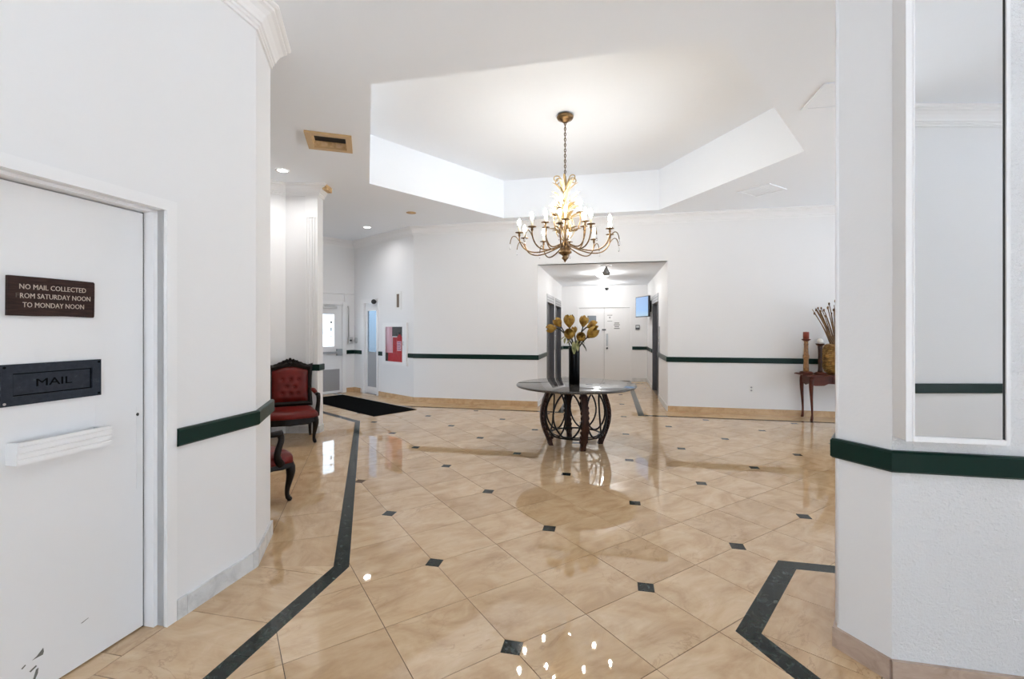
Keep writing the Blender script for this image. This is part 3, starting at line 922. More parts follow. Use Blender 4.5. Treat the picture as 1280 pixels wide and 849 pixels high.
# door_2: exterior door with a bright window
d2o = wempty('door_2', 'white exterior door with bright window, push bar and kick plate', DOOR0, A_DOOR, DW_L - 1.235, 0, 0, 'structure')
W2 = 0.95
mb = MB()
mb.box(0.02, 0.16, 0.03, 0.075, 0.01, 2.02); mb.box(0.76, 0.93, 0.03, 0.075, 0.01, 2.02)
mb.box(0.16, 0.76, 0.03, 0.075, 0.01, 1.07); mb.box(0.16, 0.76, 0.03, 0.075, 1.80, 2.02)
mb.build('door_leaf', M['door'], d2o)
mb = MB(); mb.box(0.16, 0.76, 0.048, 0.054, 1.07, 1.80); pane = mb.build('window_pane', M['glass'], d2o)
mb = MB(); mb.box(0.36, 0.50, 0.046, 0.0478, 1.34, 1.60); mb.build('window_notice', M['ink'], pane)
mb = MB()
for z_, r_ in ((1.62, 0.03), (1.48, 0.022), (1.44, 0.022), (1.30, 0.015)):
    mb.prism([(0.69 + r_ * math.cos(k * PI / 3), z_ + r_ * math.sin(k * PI / 3)) for k in range(6)], 0.046, 0.0478, 'y')
mb.build('window_decal', M['ink'], pane)
mb = MB(); mb.box(0.10, 0.84, -0.020, 0.005, 0.905, 0.955); mb.box(0.10, 0.16, 0.0, 0.03, 0.905, 0.955); mb.box(0.80, 0.92, -0.03, 0.03, 0.86, 1.01)
mb.build('push_bar', M['steel'], d2o)
mb = MB(); mb.box(0.06, 0.88, 0.026, 0.030, 0.06, 0.55); mb.build('kick_plate', M['kick'], d2o)
mb = MB(); mb.box(0.45, 0.80, -0.02, 0.03, 1.93, 1.98); mb.tube([(0.50, -0.03, 1.985), (0.75, -0.02, 1.985)], 0.008, 6); mb.build('door_closer', M['steel_light'], d2o)
mb = MB()
mb.box(0.0, 0.02, 0.0, 0.12, 0, 2.035); mb.box(0.93, 0.95, 0.0, 0.12, 0, 2.035); mb.box(0, 0.95, 0.0, 0.12, 2.022, 2.035)
mb.box(-0.06, 0.012, -0.016, 0.0, 0, 2.10); mb.box(0.938, 1.01, -0.016, 0.0, 0, 2.10); mb.box(0.012, 0.938, -0.016, 0.0, 2.028, 2.10)
mb.build('door_frame', M['trim'], d2o)

# door_3: narrow glazed door in the angled wall
d3o = wempty('door_3', 'narrow white glazed door beside the fire cabinet', C1, A_ANG, GX0, 0, 0, 'structure')
mb = MB()
mb.frame(0.01, 0.54, 0.01, 2.05, 0.075, 0.03, 0.07); mb.box(0.085, 0.465, 0.03, 0.07, 0.01, 0.16); mb.box(0.085, 0.465, 0.03, 0.07, 1.88, 2.05)
mb.build('door_leaf', M['door'], d3o)
mb = MB(); mb.box(0.085, 0.465, 0.046, 0.052, 0.95, 1.88); mb.build('window_pane', M['tinted_glass'], d3o)
mb = MB(); mb.box(0.085, 0.465, 0.046, 0.052, 0.16, 0.95); mb.build('frosted_pane', M['frosted'], d3o)
mb = MB()
mb.box(0.0, 0.01, 0.0, 0.12, 0, 2.06); mb.box(0.54, 0.55, 0.0, 0.12, 0, 2.06)
mb.box(-0.14, 0.004, -0.016, 0.0, 0, 2.14); mb.box(0.546, 0.60, -0.016, 0.0, 0, 2.14); mb.box(0.004, 0.546, -0.016, 0.0, 2.054, 2.14)
mb.build('door_frame', M['trim'], d3o)

# door_4: double door at the end of the elevator hall
d4o = wempty('door_4', 'white double door at the end of the elevator hall', H1, A_FAR, HD0, 0, 0, 'structure')
WD = HD1 - HD0
mb = MB(); mb.box(0.008, WD / 2 - 0.003, 0.02, 0.06, 0.012, 2.06); lf = mb.build('door_leaf', M['door'], d4o)
mb = MB(); mb.box(0.25, 0.50, 0.016, 0.02, 1.62, 1.84); mb.build('vision_panel', M['dark_glass'], lf)
mb = MB(); mb.box(WD / 2 + 0.003, WD - 0.008, 0.02, 0.06, 0.012, 2.06); rf = mb.build('door_leaf', M['door'], d4o)
mb = MB(); mb.box(0.77, 0.83, 0.008, 0.02, 0.98, 1.33); mb.build('pull_plate', M['steel'], rf)
mb = MB(); mb.lathe([(0.0, -0.03), (0.028, -0.03), (0.028, 0.0)], 10); kn = mb.build('lock_knob', M['elev_dark'], rf, (0.80, 0.02, 0.92)); kn.rotation_euler = (-PI / 2, 0, 0)
mb = MB(); mb.box(0.66, 0.77, 0.006, 0.02, 1.42, 1.46); mb.build('latch_plate', M['elev_dark'], lf)
mb = MB(); mb.box(0.008, WD - 0.008, 0.061, 0.065, 0.0, 2.07); mb.build('door_gap', M['gap'], d4o)
mb = MB(); mb.box(-0.03, 0.008, -0.01, 0.02, 0, 2.10); mb.box(WD - 0.008, WD + 0.03, -0.01, 0.02, 0, 2.10); mb.box(0.008, WD - 0.008, -0.01, 0.02, 2.065, 2.10)
mb.build('door_frame', M['trim'], d4o)
for nm, lab, x0, x1, z0, z1, n_ in (('paper_notice', 'white paper notice with a dark symbol, upper one on the hall double door', 0.79, 0.965, 1.66, 1.87, 0), ('paper_notice', 'white paper notice of four printed lines, lower one on the hall double door', 0.985, 1.155, 1.44, 1.66, 4)):
    t = thing(nm, lab, 'notice', on_wall(H1, A_FAR, HD0 + (x0 + x1) / 2, 0.02, (z0 + z1) / 2), rad(A_FAR))
    hx, hz = (x1 - x0) / 2, (z1 - z0) / 2
    mb = MB(); mb.box(-hx, hx, -0.002, 0, -hz, hz); mb.build('sheet', M['paper'], t)
    mb = MB()
    if n_ == 0:
        mb.box(-hx * 0.8, hx * 0.8, -0.003, -0.002, hz * 0.72, hz * 0.9); mb.box(-hx * 0.8, hx * 0.8, -0.003, -0.002, -hz * 0.85, -hz * 0.7)
        mb.prism([(-0.03, 0.04), (0.03, 0.04), (0.0, -0.02)], -0.003, -0.002, 'y')
    else:
        for k, wd_ in enumerate((0.8, 0.95, 0.75, 0.9)):
            zc = hz * (0.72 - k * 0.46); mb.box(-hx * wd_, hx * wd_, -0.003, -0.002, zc - 0.014, zc + 0.014)
    mb.build('printing', M['ink'], t)

# elevators
def elevator(n, label, p0, a, x0, x1):
    d = wempty('door_%d' % n, label, p0, a, x0, 0, 0, 'structure')
    W_ = x1 - x0
    mb = MB(); mb.box(0, 0.07, -0.012, 0.10, 0, 2.06); mb.box(W_ - 0.07, W_, -0.012, 0.10, 0, 2.06)
    mb.build('steel_jamb', M['elev_dark'], d)
    mb = MB(); mb.box(0, W_, -0.012, 0.10, 2.06, 2.24); hd = mb.build('header', M['elev_head'], d)
    mb = MB()
    for k in range(2): mb.box(0.06, W_ - 0.06, -0.015, -0.012, 2.10 + k * 0.06, 2.12 + k * 0.06)
    mb.build('header_groove', M['elev_dark'], hd)
    for k in range(2):
        mb = MB(); mb.box(0.07 + k * (W_ - 0.14) / 2 + 0.002, 0.07 + (k + 1) * (W_ - 0.14) / 2 - 0.002, 0.085, 0.11, 0.01, 2.06)
        mb.build('door_panel', M['elev_dark'], d)
    return d
elevator(5, 'nearer elevator door on the left wall of the hall', O, A_FAR + 90, *EL1)
elevator(6, 'farther elevator door on the left wall of the hall', O, A_FAR + 90, *EL2)
elevator(7, 'elevator door on the right wall of the hall', H2, A_FAR - 90, HALL_D - EL3[1], HALL_D - EL3[0])

def call_panel(label, p0, a, x, z0, z1, wd=0.11):
    t = thing('call_panel', label, 'call panel', on_wall(p0, a, x, 0, (z0 + z1) / 2), rad(a))
    h = (z1 - z0) / 2
    mb = MB(); mb.box(-wd / 2, wd / 2, -0.014, 0, -h, h); mb.build('plate', M['steel'], t)
    for zz in (-0.05, 0.05):
        mb = MB(); mb.lathe([(0.018, 0), (0.018, 0.008), (0.0, 0.010)], 10); b = mb.build('button', M['white_plastic'], t, (0, -0.014, zz)); b.rotation_euler = (PI / 2, 0, 0)
    return t
call_panel('tall steel call panel between the two left elevators', O, A_FAR + 90, 2.715, 0.95, 1.75)
call_panel('tall steel call panel near the right elevator', H2, A_FAR - 90, HALL_D - 1.36, 0.95, 1.52)

# ================================================================== hall fittings
def onhall(u, v, z):
    p = O + U * u + Vv * v
    return (p.x, p.y, z)
for v_, lab in ((1.55, 'lit round opal dome light on the hall ceiling, the nearer one'), (3.75, 'lit round opal dome light on the hall ceiling, the farther one')):
    px_x = 753 if v_ < 2 else 755
    u_ = 0.0
    for _ in range(30):
        p = O + U * u_ + Vv * v_; u_ += ((px_x - 640) / 571 * p.y - p.x) * 0.9
    t = thing('dome_light', lab, 'ceiling light', onhall(u_, v_, HALL_H), 0, 'dome lights of the elevator hall')
    mb = MB(); mb.lathe([(0.15, 0.0), (0.15, -0.02), (0.10, -0.02), (0.10, 0.0)], 24); mb.build('base_ring', M['trim'], t)
    mb = MB(); mb.lathe([(0.142, -0.021), (0.135, -0.05), (0.11, -0.078), (0.06, -0.096), (0.0, -0.10)], 24); mb.build('opal_shade', M['dome'], t)
    ld = bpy.data.lights.new('dome_glow', 'POINT'); ld.energy = DOME_WATTS; ld.color = (1.0, 0.99, 0.97); ld.shadow_soft_size = 0.06
    lo = bpy.data.objects.new('dome_glow', ld); COL.objects.link(lo); lo.parent = t; lo.location = (0, 0, -0.17)
t = thing('bell_light', 'small grey bell-shaped ceiling light at the mouth of the elevator hall', 'ceiling light', onhall(1.27, 0.42, HALL_H))
mb = MB(); mb.lathe([(0.11, 0.0), (0.11, -0.016), (0.02, -0.02)], 20); mb.build('ceiling_plate', M['trim'], t)
mb = MB(); mb.lathe([(0.016, -0.016), (0.024, -0.05), (0.045, -0.09), (0.072, -0.135), (0.078, -0.16), (0.06, -0.18), (0.02, -0.195), (0.0, -0.20)], 20); mb.build('bell_shade', mat('dull_grey_bell_metal', (0.22, 0.22, 0.22), 0.6), t)
t = thing('dome_camera', 'tiny black dome camera at the top of the hall end wall', 'camera', on_wall(H1, A_FAR, 1.25, -0.03, 2.60))
mb = MB(); mb.lathe([(0.05, 0.02), (0.05, 0.0), (0.042, -0.028), (0.02, -0.046), (0.0, -0.05)], 12); mb.build('dome', M['black_plastic'], t)
mb = MB(); mb.box(-0.03, 0.03, 0.0, 0.04, 0.0, 0.03); mb.build('bracket', M['white_plastic'], t)
# card reader
t = thing('card_reader', 'small dark card reader on the wall right of the hall double door', 'card reader', on_wall(H1, A_FAR, 2.09, 0, 1.51), rad(A_FAR))
mb = MB(); mb.box(-0.055, 0.055, -0.03, 0, -0.065, 0.065); mb.build('case', M['elev_dark'], t)
mb = MB(); mb.box(-0.04, 0.04, -0.034, -0.03, -0.01, 0.045); mb.build('face_plate', M['steel_light'], t)
# television on a swing bracket
TVA = math.degrees(math.atan2(-0.80, 0.60))
tvc = H3 + Vv * 3.5 - U * 0.20
t = thing('television', 'flat black television with a blue screen on the right hall wall', 'television', (tvc.x, tvc.y, 2.03), rad(-82))
mb = MB(); mb.box(-0.385, 0.385, -0.02, 0.03, -0.262, 0.262); mb.build('housing', M['black_plastic'], t)
mb = MB(); mb.box(-0.365, 0.365, -0.023, -0.02, -0.24, 0.245); mb.build('screen', M['screen'], t)
wallpt = H3 + Vv * 3.28 - U * 0.052
mwi = (Matrix.Translation((tvc.x, tvc.y, 2.03)) @ Matrix.Rotation(rad(-82), 4, 'Z')).inverted()
wl = mwi @ Vector((wallpt.x, wallpt.y, 2.03))
mb = MB(); mb.tube([(0, 0.03, 0), ((wl.x) * 0.5 + 0.05, wl.y * 0.5, 0), (wl.x, wl.y, 0)], 0.035, 8)
mb.box(-0.12, 0.12, 0.03, 0.05, -0.12, 0.12); mb.build('swing_arm', M['black'], t)
mb = MB(); mb.tube([(wl.x, wl.y, -0.14), (wl.x, wl.y, 0.14)], 0.05, 8); mb.build('wall_plate', M['black'], t)

# ================================================================== entrance fittings
t = thing('fire_cabinet', 'white framed fire cabinet with red contents on the angled wall', 'fire cabinet', on_wall(C1, A_ANG, ANG_L - 0.62, 0, 1.155), rad(A_ANG))
t.scale = (1.0, 0.45, 1.0)
X0, X1, Z0, Z1 = -0.44, 0.44, -0.44, 0.44
mb = MB(); mb.frame(X0, X1, Z0, Z1, 0.02, -0.10, 0.0); mb.box(X0 + 0.02, X1 - 0.02, -0.012, 0.0, Z0 + 0.02, Z1 - 0.02); mb.build('cabinet_box', M['trim'], t)
mb = MB(); mb.box(X0, -0.33, -0.118, -0.10, Z0, Z1); mb.box(0.30, X1, -0.118, -0.10, Z0, Z1); mb.box(-0.33, 0.30, -0.118, -0.10, Z0, -0.37); mb.box(-0.33, 0.30, -0.118, -0.10, 0.36, Z1)
dr = mb.build('door_frame', M['trim'], t)
mb = MB(); mb.tube([(0.345, -0.125, -0.02), (0.345, -0.145, 0.0), (0.345, -0.125, 0.06)], 0.009, 6); mb.build('handle', M['steel'], dr)
mb = MB(); mb.box(-0.33, 0.30, -0.108, -0.105, -0.37, 0.36); mb.build('glass_pane', M['glass'], dr)
mb = MB(); mb.box(-0.42, -0.13, -0.03, -0.013, -0.20, 0.42); mb.build('glass_glare', M['pink'], t)  # pale pink panel stands in for the reflection on the glass
mb = MB(); mb.box(-0.13, 0.42, -0.02, -0.013, 0.16, 0.42); mb.build('dark_liner', M['black_plastic'], t)
mb = MB(); mb.box(-0.42, 0.42, -0.088, -0.04, -0.42, -0.19); mb.build('red_hose_tray', M['fire_red'], t)
mb = MB(); mb.box(-0.42, -0.24, -0.094, -0.088, -0.42, -0.19); mb.build('dark_tray_end', M['signwood'], t)
mb = MB(); mb.lathe([(0.075, -0.19), (0.08, -0.17), (0.08, 0.10), (0.06, 0.15), (0.028, 0.18), (0.028, 0.20), (0.0, 0.20)], 16, (0.14, -0.045 - 0.0, 0.0)); ex = mb.build('extinguisher_cylinder', M['fire_red'], t)
ex.scale = (1.5, 0.5, 1.0); ex.location = (-0.05, -0.025, 0)
mb = MB(); mb.lathe([(0.028, 0.20), (0.035, 0.21), (0.035, 0.24), (0.0, 0.25)], 10, (0.14, -0.05, 0)); mb.tube([(0.14, -0.05, 0.24), (0.20, -0.05, 0.26), (0.24, -0.05, 0.24)], 0.01, 6); mb.build('extinguisher_valve', M['black_plastic'], t)
mb = MB(); mb.box(0.10, 0.25, -0.096, -0.092, -0.14, 0.06); lb = mb.build('extinguisher_label', M['pink'], t)
mb = MB(); mb.box(-0.10, 0.08, -0.035, -0.02, -0.19, 0.14); mb.build('red_hose_fold', M['fire_red'], t)
mb = MB()
for k in range(5): mb.box(0.115, 0.235 - 0.02 * (k % 2), -0.098, -0.096, 0.028 - k * 0.036, 0.040 - k * 0.036)
mb.build('label_print', mat('purple_ink', (0.12, 0.05, 0.22), 0.6), lb)

t = thing('wall_speaker', 'small white wall plate with a brown slot above the fire cabinet', 'wall plate', on_wall(C1, A_ANG, ANG_L - 0.53, 0, 2.06), rad(A_ANG))
t.scale = (1.0, 0.5, 1.0)
mb = MB(); mb.prism([(-0.13, 0.0), (-0.11, -0.03), (0.11, -0.03), (0.13, 0.0)], -0.19, 0.19); mb.build('plate', M['white_plastic'], t)
mb = MB(); mb.box(-0.045, 0.045, -0.034, -0.03, -0.14, 0.14); mb.build('slot', M['brown_label'], t)
t = thing('bullet_camera', 'small black camera at the top of the narrow glazed door', 'camera', on_wall(C1, A_ANG, GX1 - 0.03, -0.018, 2.07), rad(A_ANG))
mb = MB(); mb.ball((0, -0.05, 0), 0.055, 12); mb.build('lens_ball', M['black_plastic'], t)
mb = MB(); mb.lathe([(0.03, 0), (0.03, 0.02)], 10); b = mb.build('mount', M['black_plastic'], t); b.rotation_euler = (PI / 2, 0, 0)
t = thing('key_switch', 'steel key switch box with conduit beside the exterior door', 'switch', on_wall(DOOR0, A_DOOR, DW_L - 0.115, 0, 1.20), rad(A_DOOR))
mb = MB(); mb.box(-0.055, 0.055, -0.035, 0, -0.075, 0.075); mb.build('box', M['steel_light'], t)
mb = MB(); mb.lathe([(0.022, 0), (0.022, 0.02), (0.0, 0.02)], 10); b = mb.build('key_knob', M['black_plastic'], t, (0.0, -0.035, 0.0)); b.rotation_euler = (PI / 2, 0, 0)
mb = MB(); mb.tube([(-0.035, -0.016, 0.075), (-0.04, -0.016, 0.74), (-0.055, -0.016, 0.80)], 0.013, 6); mb.build('conduit', M['steel_light'], t)
t = thing('round_button', 'round grey push plate in the corner beside the key switch', 'button', on_wall(C1, A_ANG, 0.09, 0, 1.20), rad(A_ANG))
mb = MB(); mb.lathe([(0.07, 0), (0.07, 0.012), (0.04, 0.02), (0.0, 0.02)], 16); b = mb.build('push_plate', M['steel_light'], t); b.rotation_euler = (PI / 2, 0, 0)
t = thing('surface_conduit', 'thin white conduit running above the exterior door', 'conduit', on_wall(DOOR0, A_DOOR, DW_L - 0.5, 0, 2.28), rad(A_DOOR))
mb = MB(); mb.tube([(-0.7, -0.012, 0), (0.49, -0.012, 0)], 0.012, 6); mb.tube([(0.25, -0.012, 0), (0.25, -0.012, -0.2)], 0.010, 6); mb.build('pipe', M['trim'], t)
mb = MB(); mb.box(0.20, 0.30, -0.03, 0, -0.30, -0.20); mb.build('junction_box', M['trim'], t)

# entrance mat
mc = (V2(-1.74, 8.31) + V2(-2.336, 7.71)) / 2 + D3 * 1.36
t = thing('entrance_mat', 'long black ribbed mat on the tiles in front of the entrance doors', 'mat', (mc.x, mc.y, 0.0), rad(137.7))
mb = MB(); mb.box(-1.36, 1.36, -0.423, 0.423, 0.0005, 0.010); mb.build('ribbed_surface', M['mat'], t)
mb = MB(); mb.frame(-1.375, 1.375, -0.438, 0.438, 0.02, 0.0005, 0.007)
o_ = MB()
for x0, x1, y0, y1 in ((-1.375, 1.375, -0.438, -0.423), (-1.375, 1.375, 0.423, 0.438), (-1.375, -1.36, -0.423, 0.423), (1.36, 1.375, -0.423, 0.423)): o_.box(x0, x1, y0, y1, 0.0005, 0.006)
o_.build('rubber_edge', M['black'], t)

# ================================================================== ceiling fittings
t = thing('ceiling_vent', 'square beige air vent with a dark slot in the lobby ceiling', 'vent', (VC.x, VC.y, CEIL), rad(VA))
s = VS
mb = MB(); 
for (x0, x1, y0, y1) in ((-s - 0.03, s + 0.03, -s - 0.03, -s + 0.03), (-s - 0.03, s + 0.03, s - 0.03, s + 0.03), (-s - 0.03, -s + 0.03, -s + 0.03, s - 0.03), (s - 0.03, s + 0.03, -s + 0.03, s - 0.03)): mb.box(x0, x1, y0, y1, -0.022, 0.002)
mb.build('face_frame', M['beige_metal'], t)
mb = MB()
q = s - 0.03; r_ = 0.160; hz = 0.055
vs = [(-q, -q, 0), (q, -q, 0), (q, q, 0), (-q, q, 0), (-r_, -r_, hz), (r_, -r_, hz), (r_, r_, hz), (-r_, r_, hz)]
mb.add(vs, [(0, 1, 5, 4), (1, 2, 6, 5), (2, 3, 7, 6), (3, 0, 4, 7)])
mb.build('duct_throat', M['raw_wood'], t)
mb = MB(); mb.box(-0.2, 0.2, -0.2, 0.2, hz, hz + 0.2); mb.build('duct', M['gap'], t)
mb = MB(); mb.box(-s + 0.02, s - 0.02, -0.012, 0.012, -0.012, 0.02)
def register(x, y, a, lab):
    t = thing('ceiling_register', lab, 'vent', (x, y, CEIL), rad(a), 'white ceiling registers')
    mb = MB(); 
    for (x0, x1, y0, y1) in ((-0.24, 0.24, -0.24, -0.20), (-0.24, 0.24, 0.20, 0.24), (-0.24, -0.20, -0.20, 0.20), (0.20, 0.24, -0.20, 0.20)): mb.box(x0, x1, y0, y1, -0.012, 0.0)
    mb.build('frame', M['ceiling'], t)
    for k in range(9):
        mb = MB(); yy = -0.178 + k * 0.0445; mb.box(-0.20, 0.20, yy - 0.021, yy + 0.021, -0.006, -0.003); mb.build('louvre', M['ceiling'], t)
register(2.86, 3.95, -12, 'flush white ceiling register near the right column')
register(3.66, 6.70, 33, 'flush white ceiling register beyond the coffer at the right')
def downlight(x, y, lab, lit=True, watts=DOWNLIGHT_WATTS):
    t = thing('downlight', lab, 'ceiling light', (x, y, CEIL), 0, 'recessed downlights')
    mb = MB(); mb.lathe([(0.085, 0.0), (0.085, -0.006), (0.062, -0.008), (0.062, 0.0)], 20); mb.build('trim_ring', M['trim'] if lit else M['beige_metal'], t)
    mb = MB(); mb.lathe([(0.062, -0.004), (0.0, -0.005)], 20); mb.build('lens', M['lamp'] if lit else M['raw_wood'], t)
    if lit:
        ld = bpy.data.lights.new('downlight_beam', 'AREA'); ld.shape = 'DISK'; ld.size = 0.12; ld.energy = watts; ld.color = DOWNLIGHT_COL; ld.spread = rad(150)
        lo = bpy.data.objects.new('downlight_beam', ld); COL.objects.link(lo); lo.parent = t; lo.location = (0, 0, -0.012)
    return t
downlight(-2.94, 5.85, 'lit recessed downlight above the red armchairs')
downlight(-2.90, 9.15, 'lit recessed downlight near the entrance doors', watts=4.5)
downlight(-1.765, 8.0, 'unlit recessed downlight with a beige rim near the coffer', False)

# ================================================================== column mirror
A_COL = -12.3
MX0 = 0.0
t = thing('wall_mirror', 'tall narrow mirror in a white moulded frame on the right column', 'mirror', (CV1.x, CV1.y, 0), math.atan2(CV5.y - CV1.y, CV5.x - CV1.x))
ma = math.atan2(CV5.y - CV1.y, CV5.x - CV1.x)
def mx(px, off=0.0):
    # distance along the column face of a point standing off the face
    e = V2(math.cos(ma), math.sin(ma)); nn = V2(e.y, -e.x)
    q0 = CV1 + nn * off; k = (px - 640) / 571
    return (k * q0.y - q0.x) / (e.x - k * e.y)
BOX = 0.085
xa, xb, xc, xd = mx(1132.5, BOX), mx(1143, BOX), mx(1256, BOX), mx(1264.5, BOX)
zb = 1.49 - (546 - 410.1) * 1.845 / 571
mb = MB(); mb.prism([(0.002, 0.0), (xa, -BOX + 0.006), (xa + 0.004, -BOX + 0.006), (xa + 0.004, 0.0)], zb - 0.016, CEIL - 0.005); mb.build('box_side', M['wall'], t)
mb = MB(); mb.box(xa + 0.004, xd - 0.004, -BOX + 0.012, 0.0, zb - 0.014, CEIL - 0.006); mb.build('backing_box', M['wall'], t)
mb = MB()
mb.prism([(xa, -BOX + 0.004), (xa, -BOX), (xb - 0.007, -BOX), (xb - 0.004, -BOX - 0.004), (xb, -BOX - 0.004), (xb, -BOX + 0.012)], zb - 0.018, CEIL - 0.005)
mb.prism([(xc + 0.004, -BOX + 0.012), (xc + 0.004, -BOX - 0.002), (xc + 0.010, -BOX - 0.004), (xd - 0.006, -BOX - 0.004), (xd, -BOX + 0.004), (xd, 0)], zb - 0.018, CEIL - 0.005)
mb.box(xb, xc + 0.004, -BOX - 0.002, -BOX + 0.012, zb - 0.018, zb + 0.003)
mb.build('moulded_frame', M['trim'], t)
mb = MB(); mb.box(xb, xc, -BOX + 0.007, -BOX + 0.0119, zb + 0.003, CEIL - 0.006); mb.build('mirror_glass', M['mirror'], t)
mb = MB(); mb.box(xc, xc + 0.004, -BOX + 0.004, -BOX + 0.0119, zb + 0.003, CEIL - 0.006); mb.build('dark_edge', M['gap'], t)

# outlet
xo = ((939 - 640) / 571 * O.y - O.x) / (U.x - (939 - 640) / 571 * U.y)
t = thing('wall_outlet', 'white power outlet low on the far wall left of the console table', 'outlet', on_wall(O, A_FAR, xo, 0, 0.44), rad(A_FAR))
mb = MB(); mb.box(-0.038, 0.038, -0.007, 0, -0.06, 0.06); pl = mb.build('cover_plate', M['white_plastic'], t)
for zz in (-0.026, 0.026):
    mb = MB(); mb.prism([(0.017 * math.cos(k * PI / 5), zz + 0.015 * math.sin(k * PI / 5)) for k in range(10)], -0.010, -0.007, 'y'); mb.build('socket', M['kick'], t)

# ================================================================== chandelier
CH = (HC.x, HC.y)
ch = thing('chandelier', 'large brass chandelier with many lit candle bulbs hanging from the coffer', 'chandelier', (CH[0], CH[1], 4.2))
def cz(z): return z - 4.2
mb = MB(); mb.lathe([(0.05, 0.0), (0.095, -0.012), (0.108, -0.035), (0.095, -0.06), (0.06, -0.075), (0.03, -0.10), (0.0, -0.105)], 24); mb.build('canopy', M['brass'], ch)
link = None
for k in range(20):
    z_ = -0.115 - k * 0.034
    if link is None:
        mb = MB(); mb.tube([(0.010 * math.sin(q * PI / 5), 0, 0.021 * math.cos(q * PI / 5)) for q in range(10)], 0.0058, 5, closed=True); link = mb.build('chain_link', M['chain'], ch); lk = link
    else:
        lk = link.copy(); COL.objects.link(lk); lk.parent = ch
    lk.location = (0, 0, z_); lk.rotation_euler = (0, 0, (PI / 2) * (k % 2))
mb = MB(); mb.lathe([(0.0, cz(3.43)), (0.012, cz(3.42)), (0.018, cz(3.37)), (0.011, cz(3.33)), (0.013, cz(3.10)), (0.022, cz(3.05)), (0.012, cz(3.0)), (0.014, cz(2.80)), (0.03, cz(2.74)), (0.016, cz(2.68)), (0.02, cz(2.58))], 14)
mb.build('stem', M['gilt'], ch)
mb = MB(); mb.lathe([(0.02, cz(2.60)), (0.045, cz(2.57)), (0.06, cz(2.52)), (0.075, cz(2.47)), (0.085, cz(2.455)), (0.085, cz(2.44)), (0.05, cz(2.42)), (0.03, cz(2.40)), (0.045, cz(2.375)), (0.02, cz(2.35)), (0.008, cz(2.33)), (0.0, cz(2.32))], 16)
mb.build('bottom_hub', M['brass'], ch)
def spiral_arm(pts, r0, r1):
    n = len(pts); return [r0 + (r1 - r0) * i / (n - 1) for i in range(n)]
def bez(p, n=14):
    out = []
    P = [Vector(q) for q in p]
    for i in range(n + 1):
        u = i / n; Q = P[:]
        while len(Q) > 1: Q = [Q[k] * (1 - u) + Q[k + 1] * u for k in range(len(Q) - 1)]
        out.append(Q[0])
    return out
def radial(pts, a):
    return [(p[0] * math.cos(a) - p[1] * math.sin(a), p[0] * math.sin(a) + p[1] * math.cos(a), p[2]) for p in pts]
def curl(cx, cz_, r, a0, a1, n=9, sh=0.55):
    return [(cx + r * (1 - sh * i / n) * math.cos(a0 + (a1 - a0) * i / n), 0, cz_ + r * (1 - sh * i / n) * math.sin(a0 + (a1 - a0) * i / n)) for i in range(n + 1)]
# crown scrolls
for k in range(6):
    a = k * PI / 3 + 0.3
    pts = [tuple(p) for p in bez([(0.012, 0, cz(3.12)), (0.015, 0, cz(3.28)), (0.05, 0, cz(3.43)), (0.115, 0, cz(3.41))], 8)] + curl(0.118, cz(3.368), 0.042, PI / 2, -PI * 0.9)[1:]
    mb = MB(); mb.tube(radial(pts, a), 0.007, 6); mb.build('crown_scroll', M['gilt'], ch)
def leafpatch(L_, W_, bend, nseg=6):
    """a leaf growing along +x, bending up or down"""
    def fn(u, v):
        wd = W_ * math.sin(PI * min(0.98, 0.06 + 0.9 * u)) ** 0.8
        y = (v - 0.5) * wd
        return (L_ * u, y, bend * u * u + 0.25 * abs(v - 0.5) * wd * 2)
    mb = MB(); mb.grid(fn, nseg, 2); return mb
lf1 = None
for ring, (zr, rr, cnt, tilt) in enumerate(((3.22, 0.05, 6, 0.30), (3.10, 0.07, 6, 0.42), (2.98, 0.06, 6, 0.55), (2.86, 0.06, 8, 0.5), (2.70, 0.06, 8, 0.6))):
    for k in range(cnt):
        if lf1 is None:
            lf1 = leafpatch(0.155, 0.055, -0.05).build('gilt_leaf', M['gilt'], ch); q = lf1
        else:
            q = lf1.copy(); COL.objects.link(q); q.parent = ch
        a = 2 * PI * (k + 0.5 * (ring % 2)) / cnt
        q.location = (rr * math.cos(a), rr * math.sin(a), cz(zr))
        q.rotation_euler = Euler((0, -PI / 2 * (1 - tilt), a), 'XYZ')
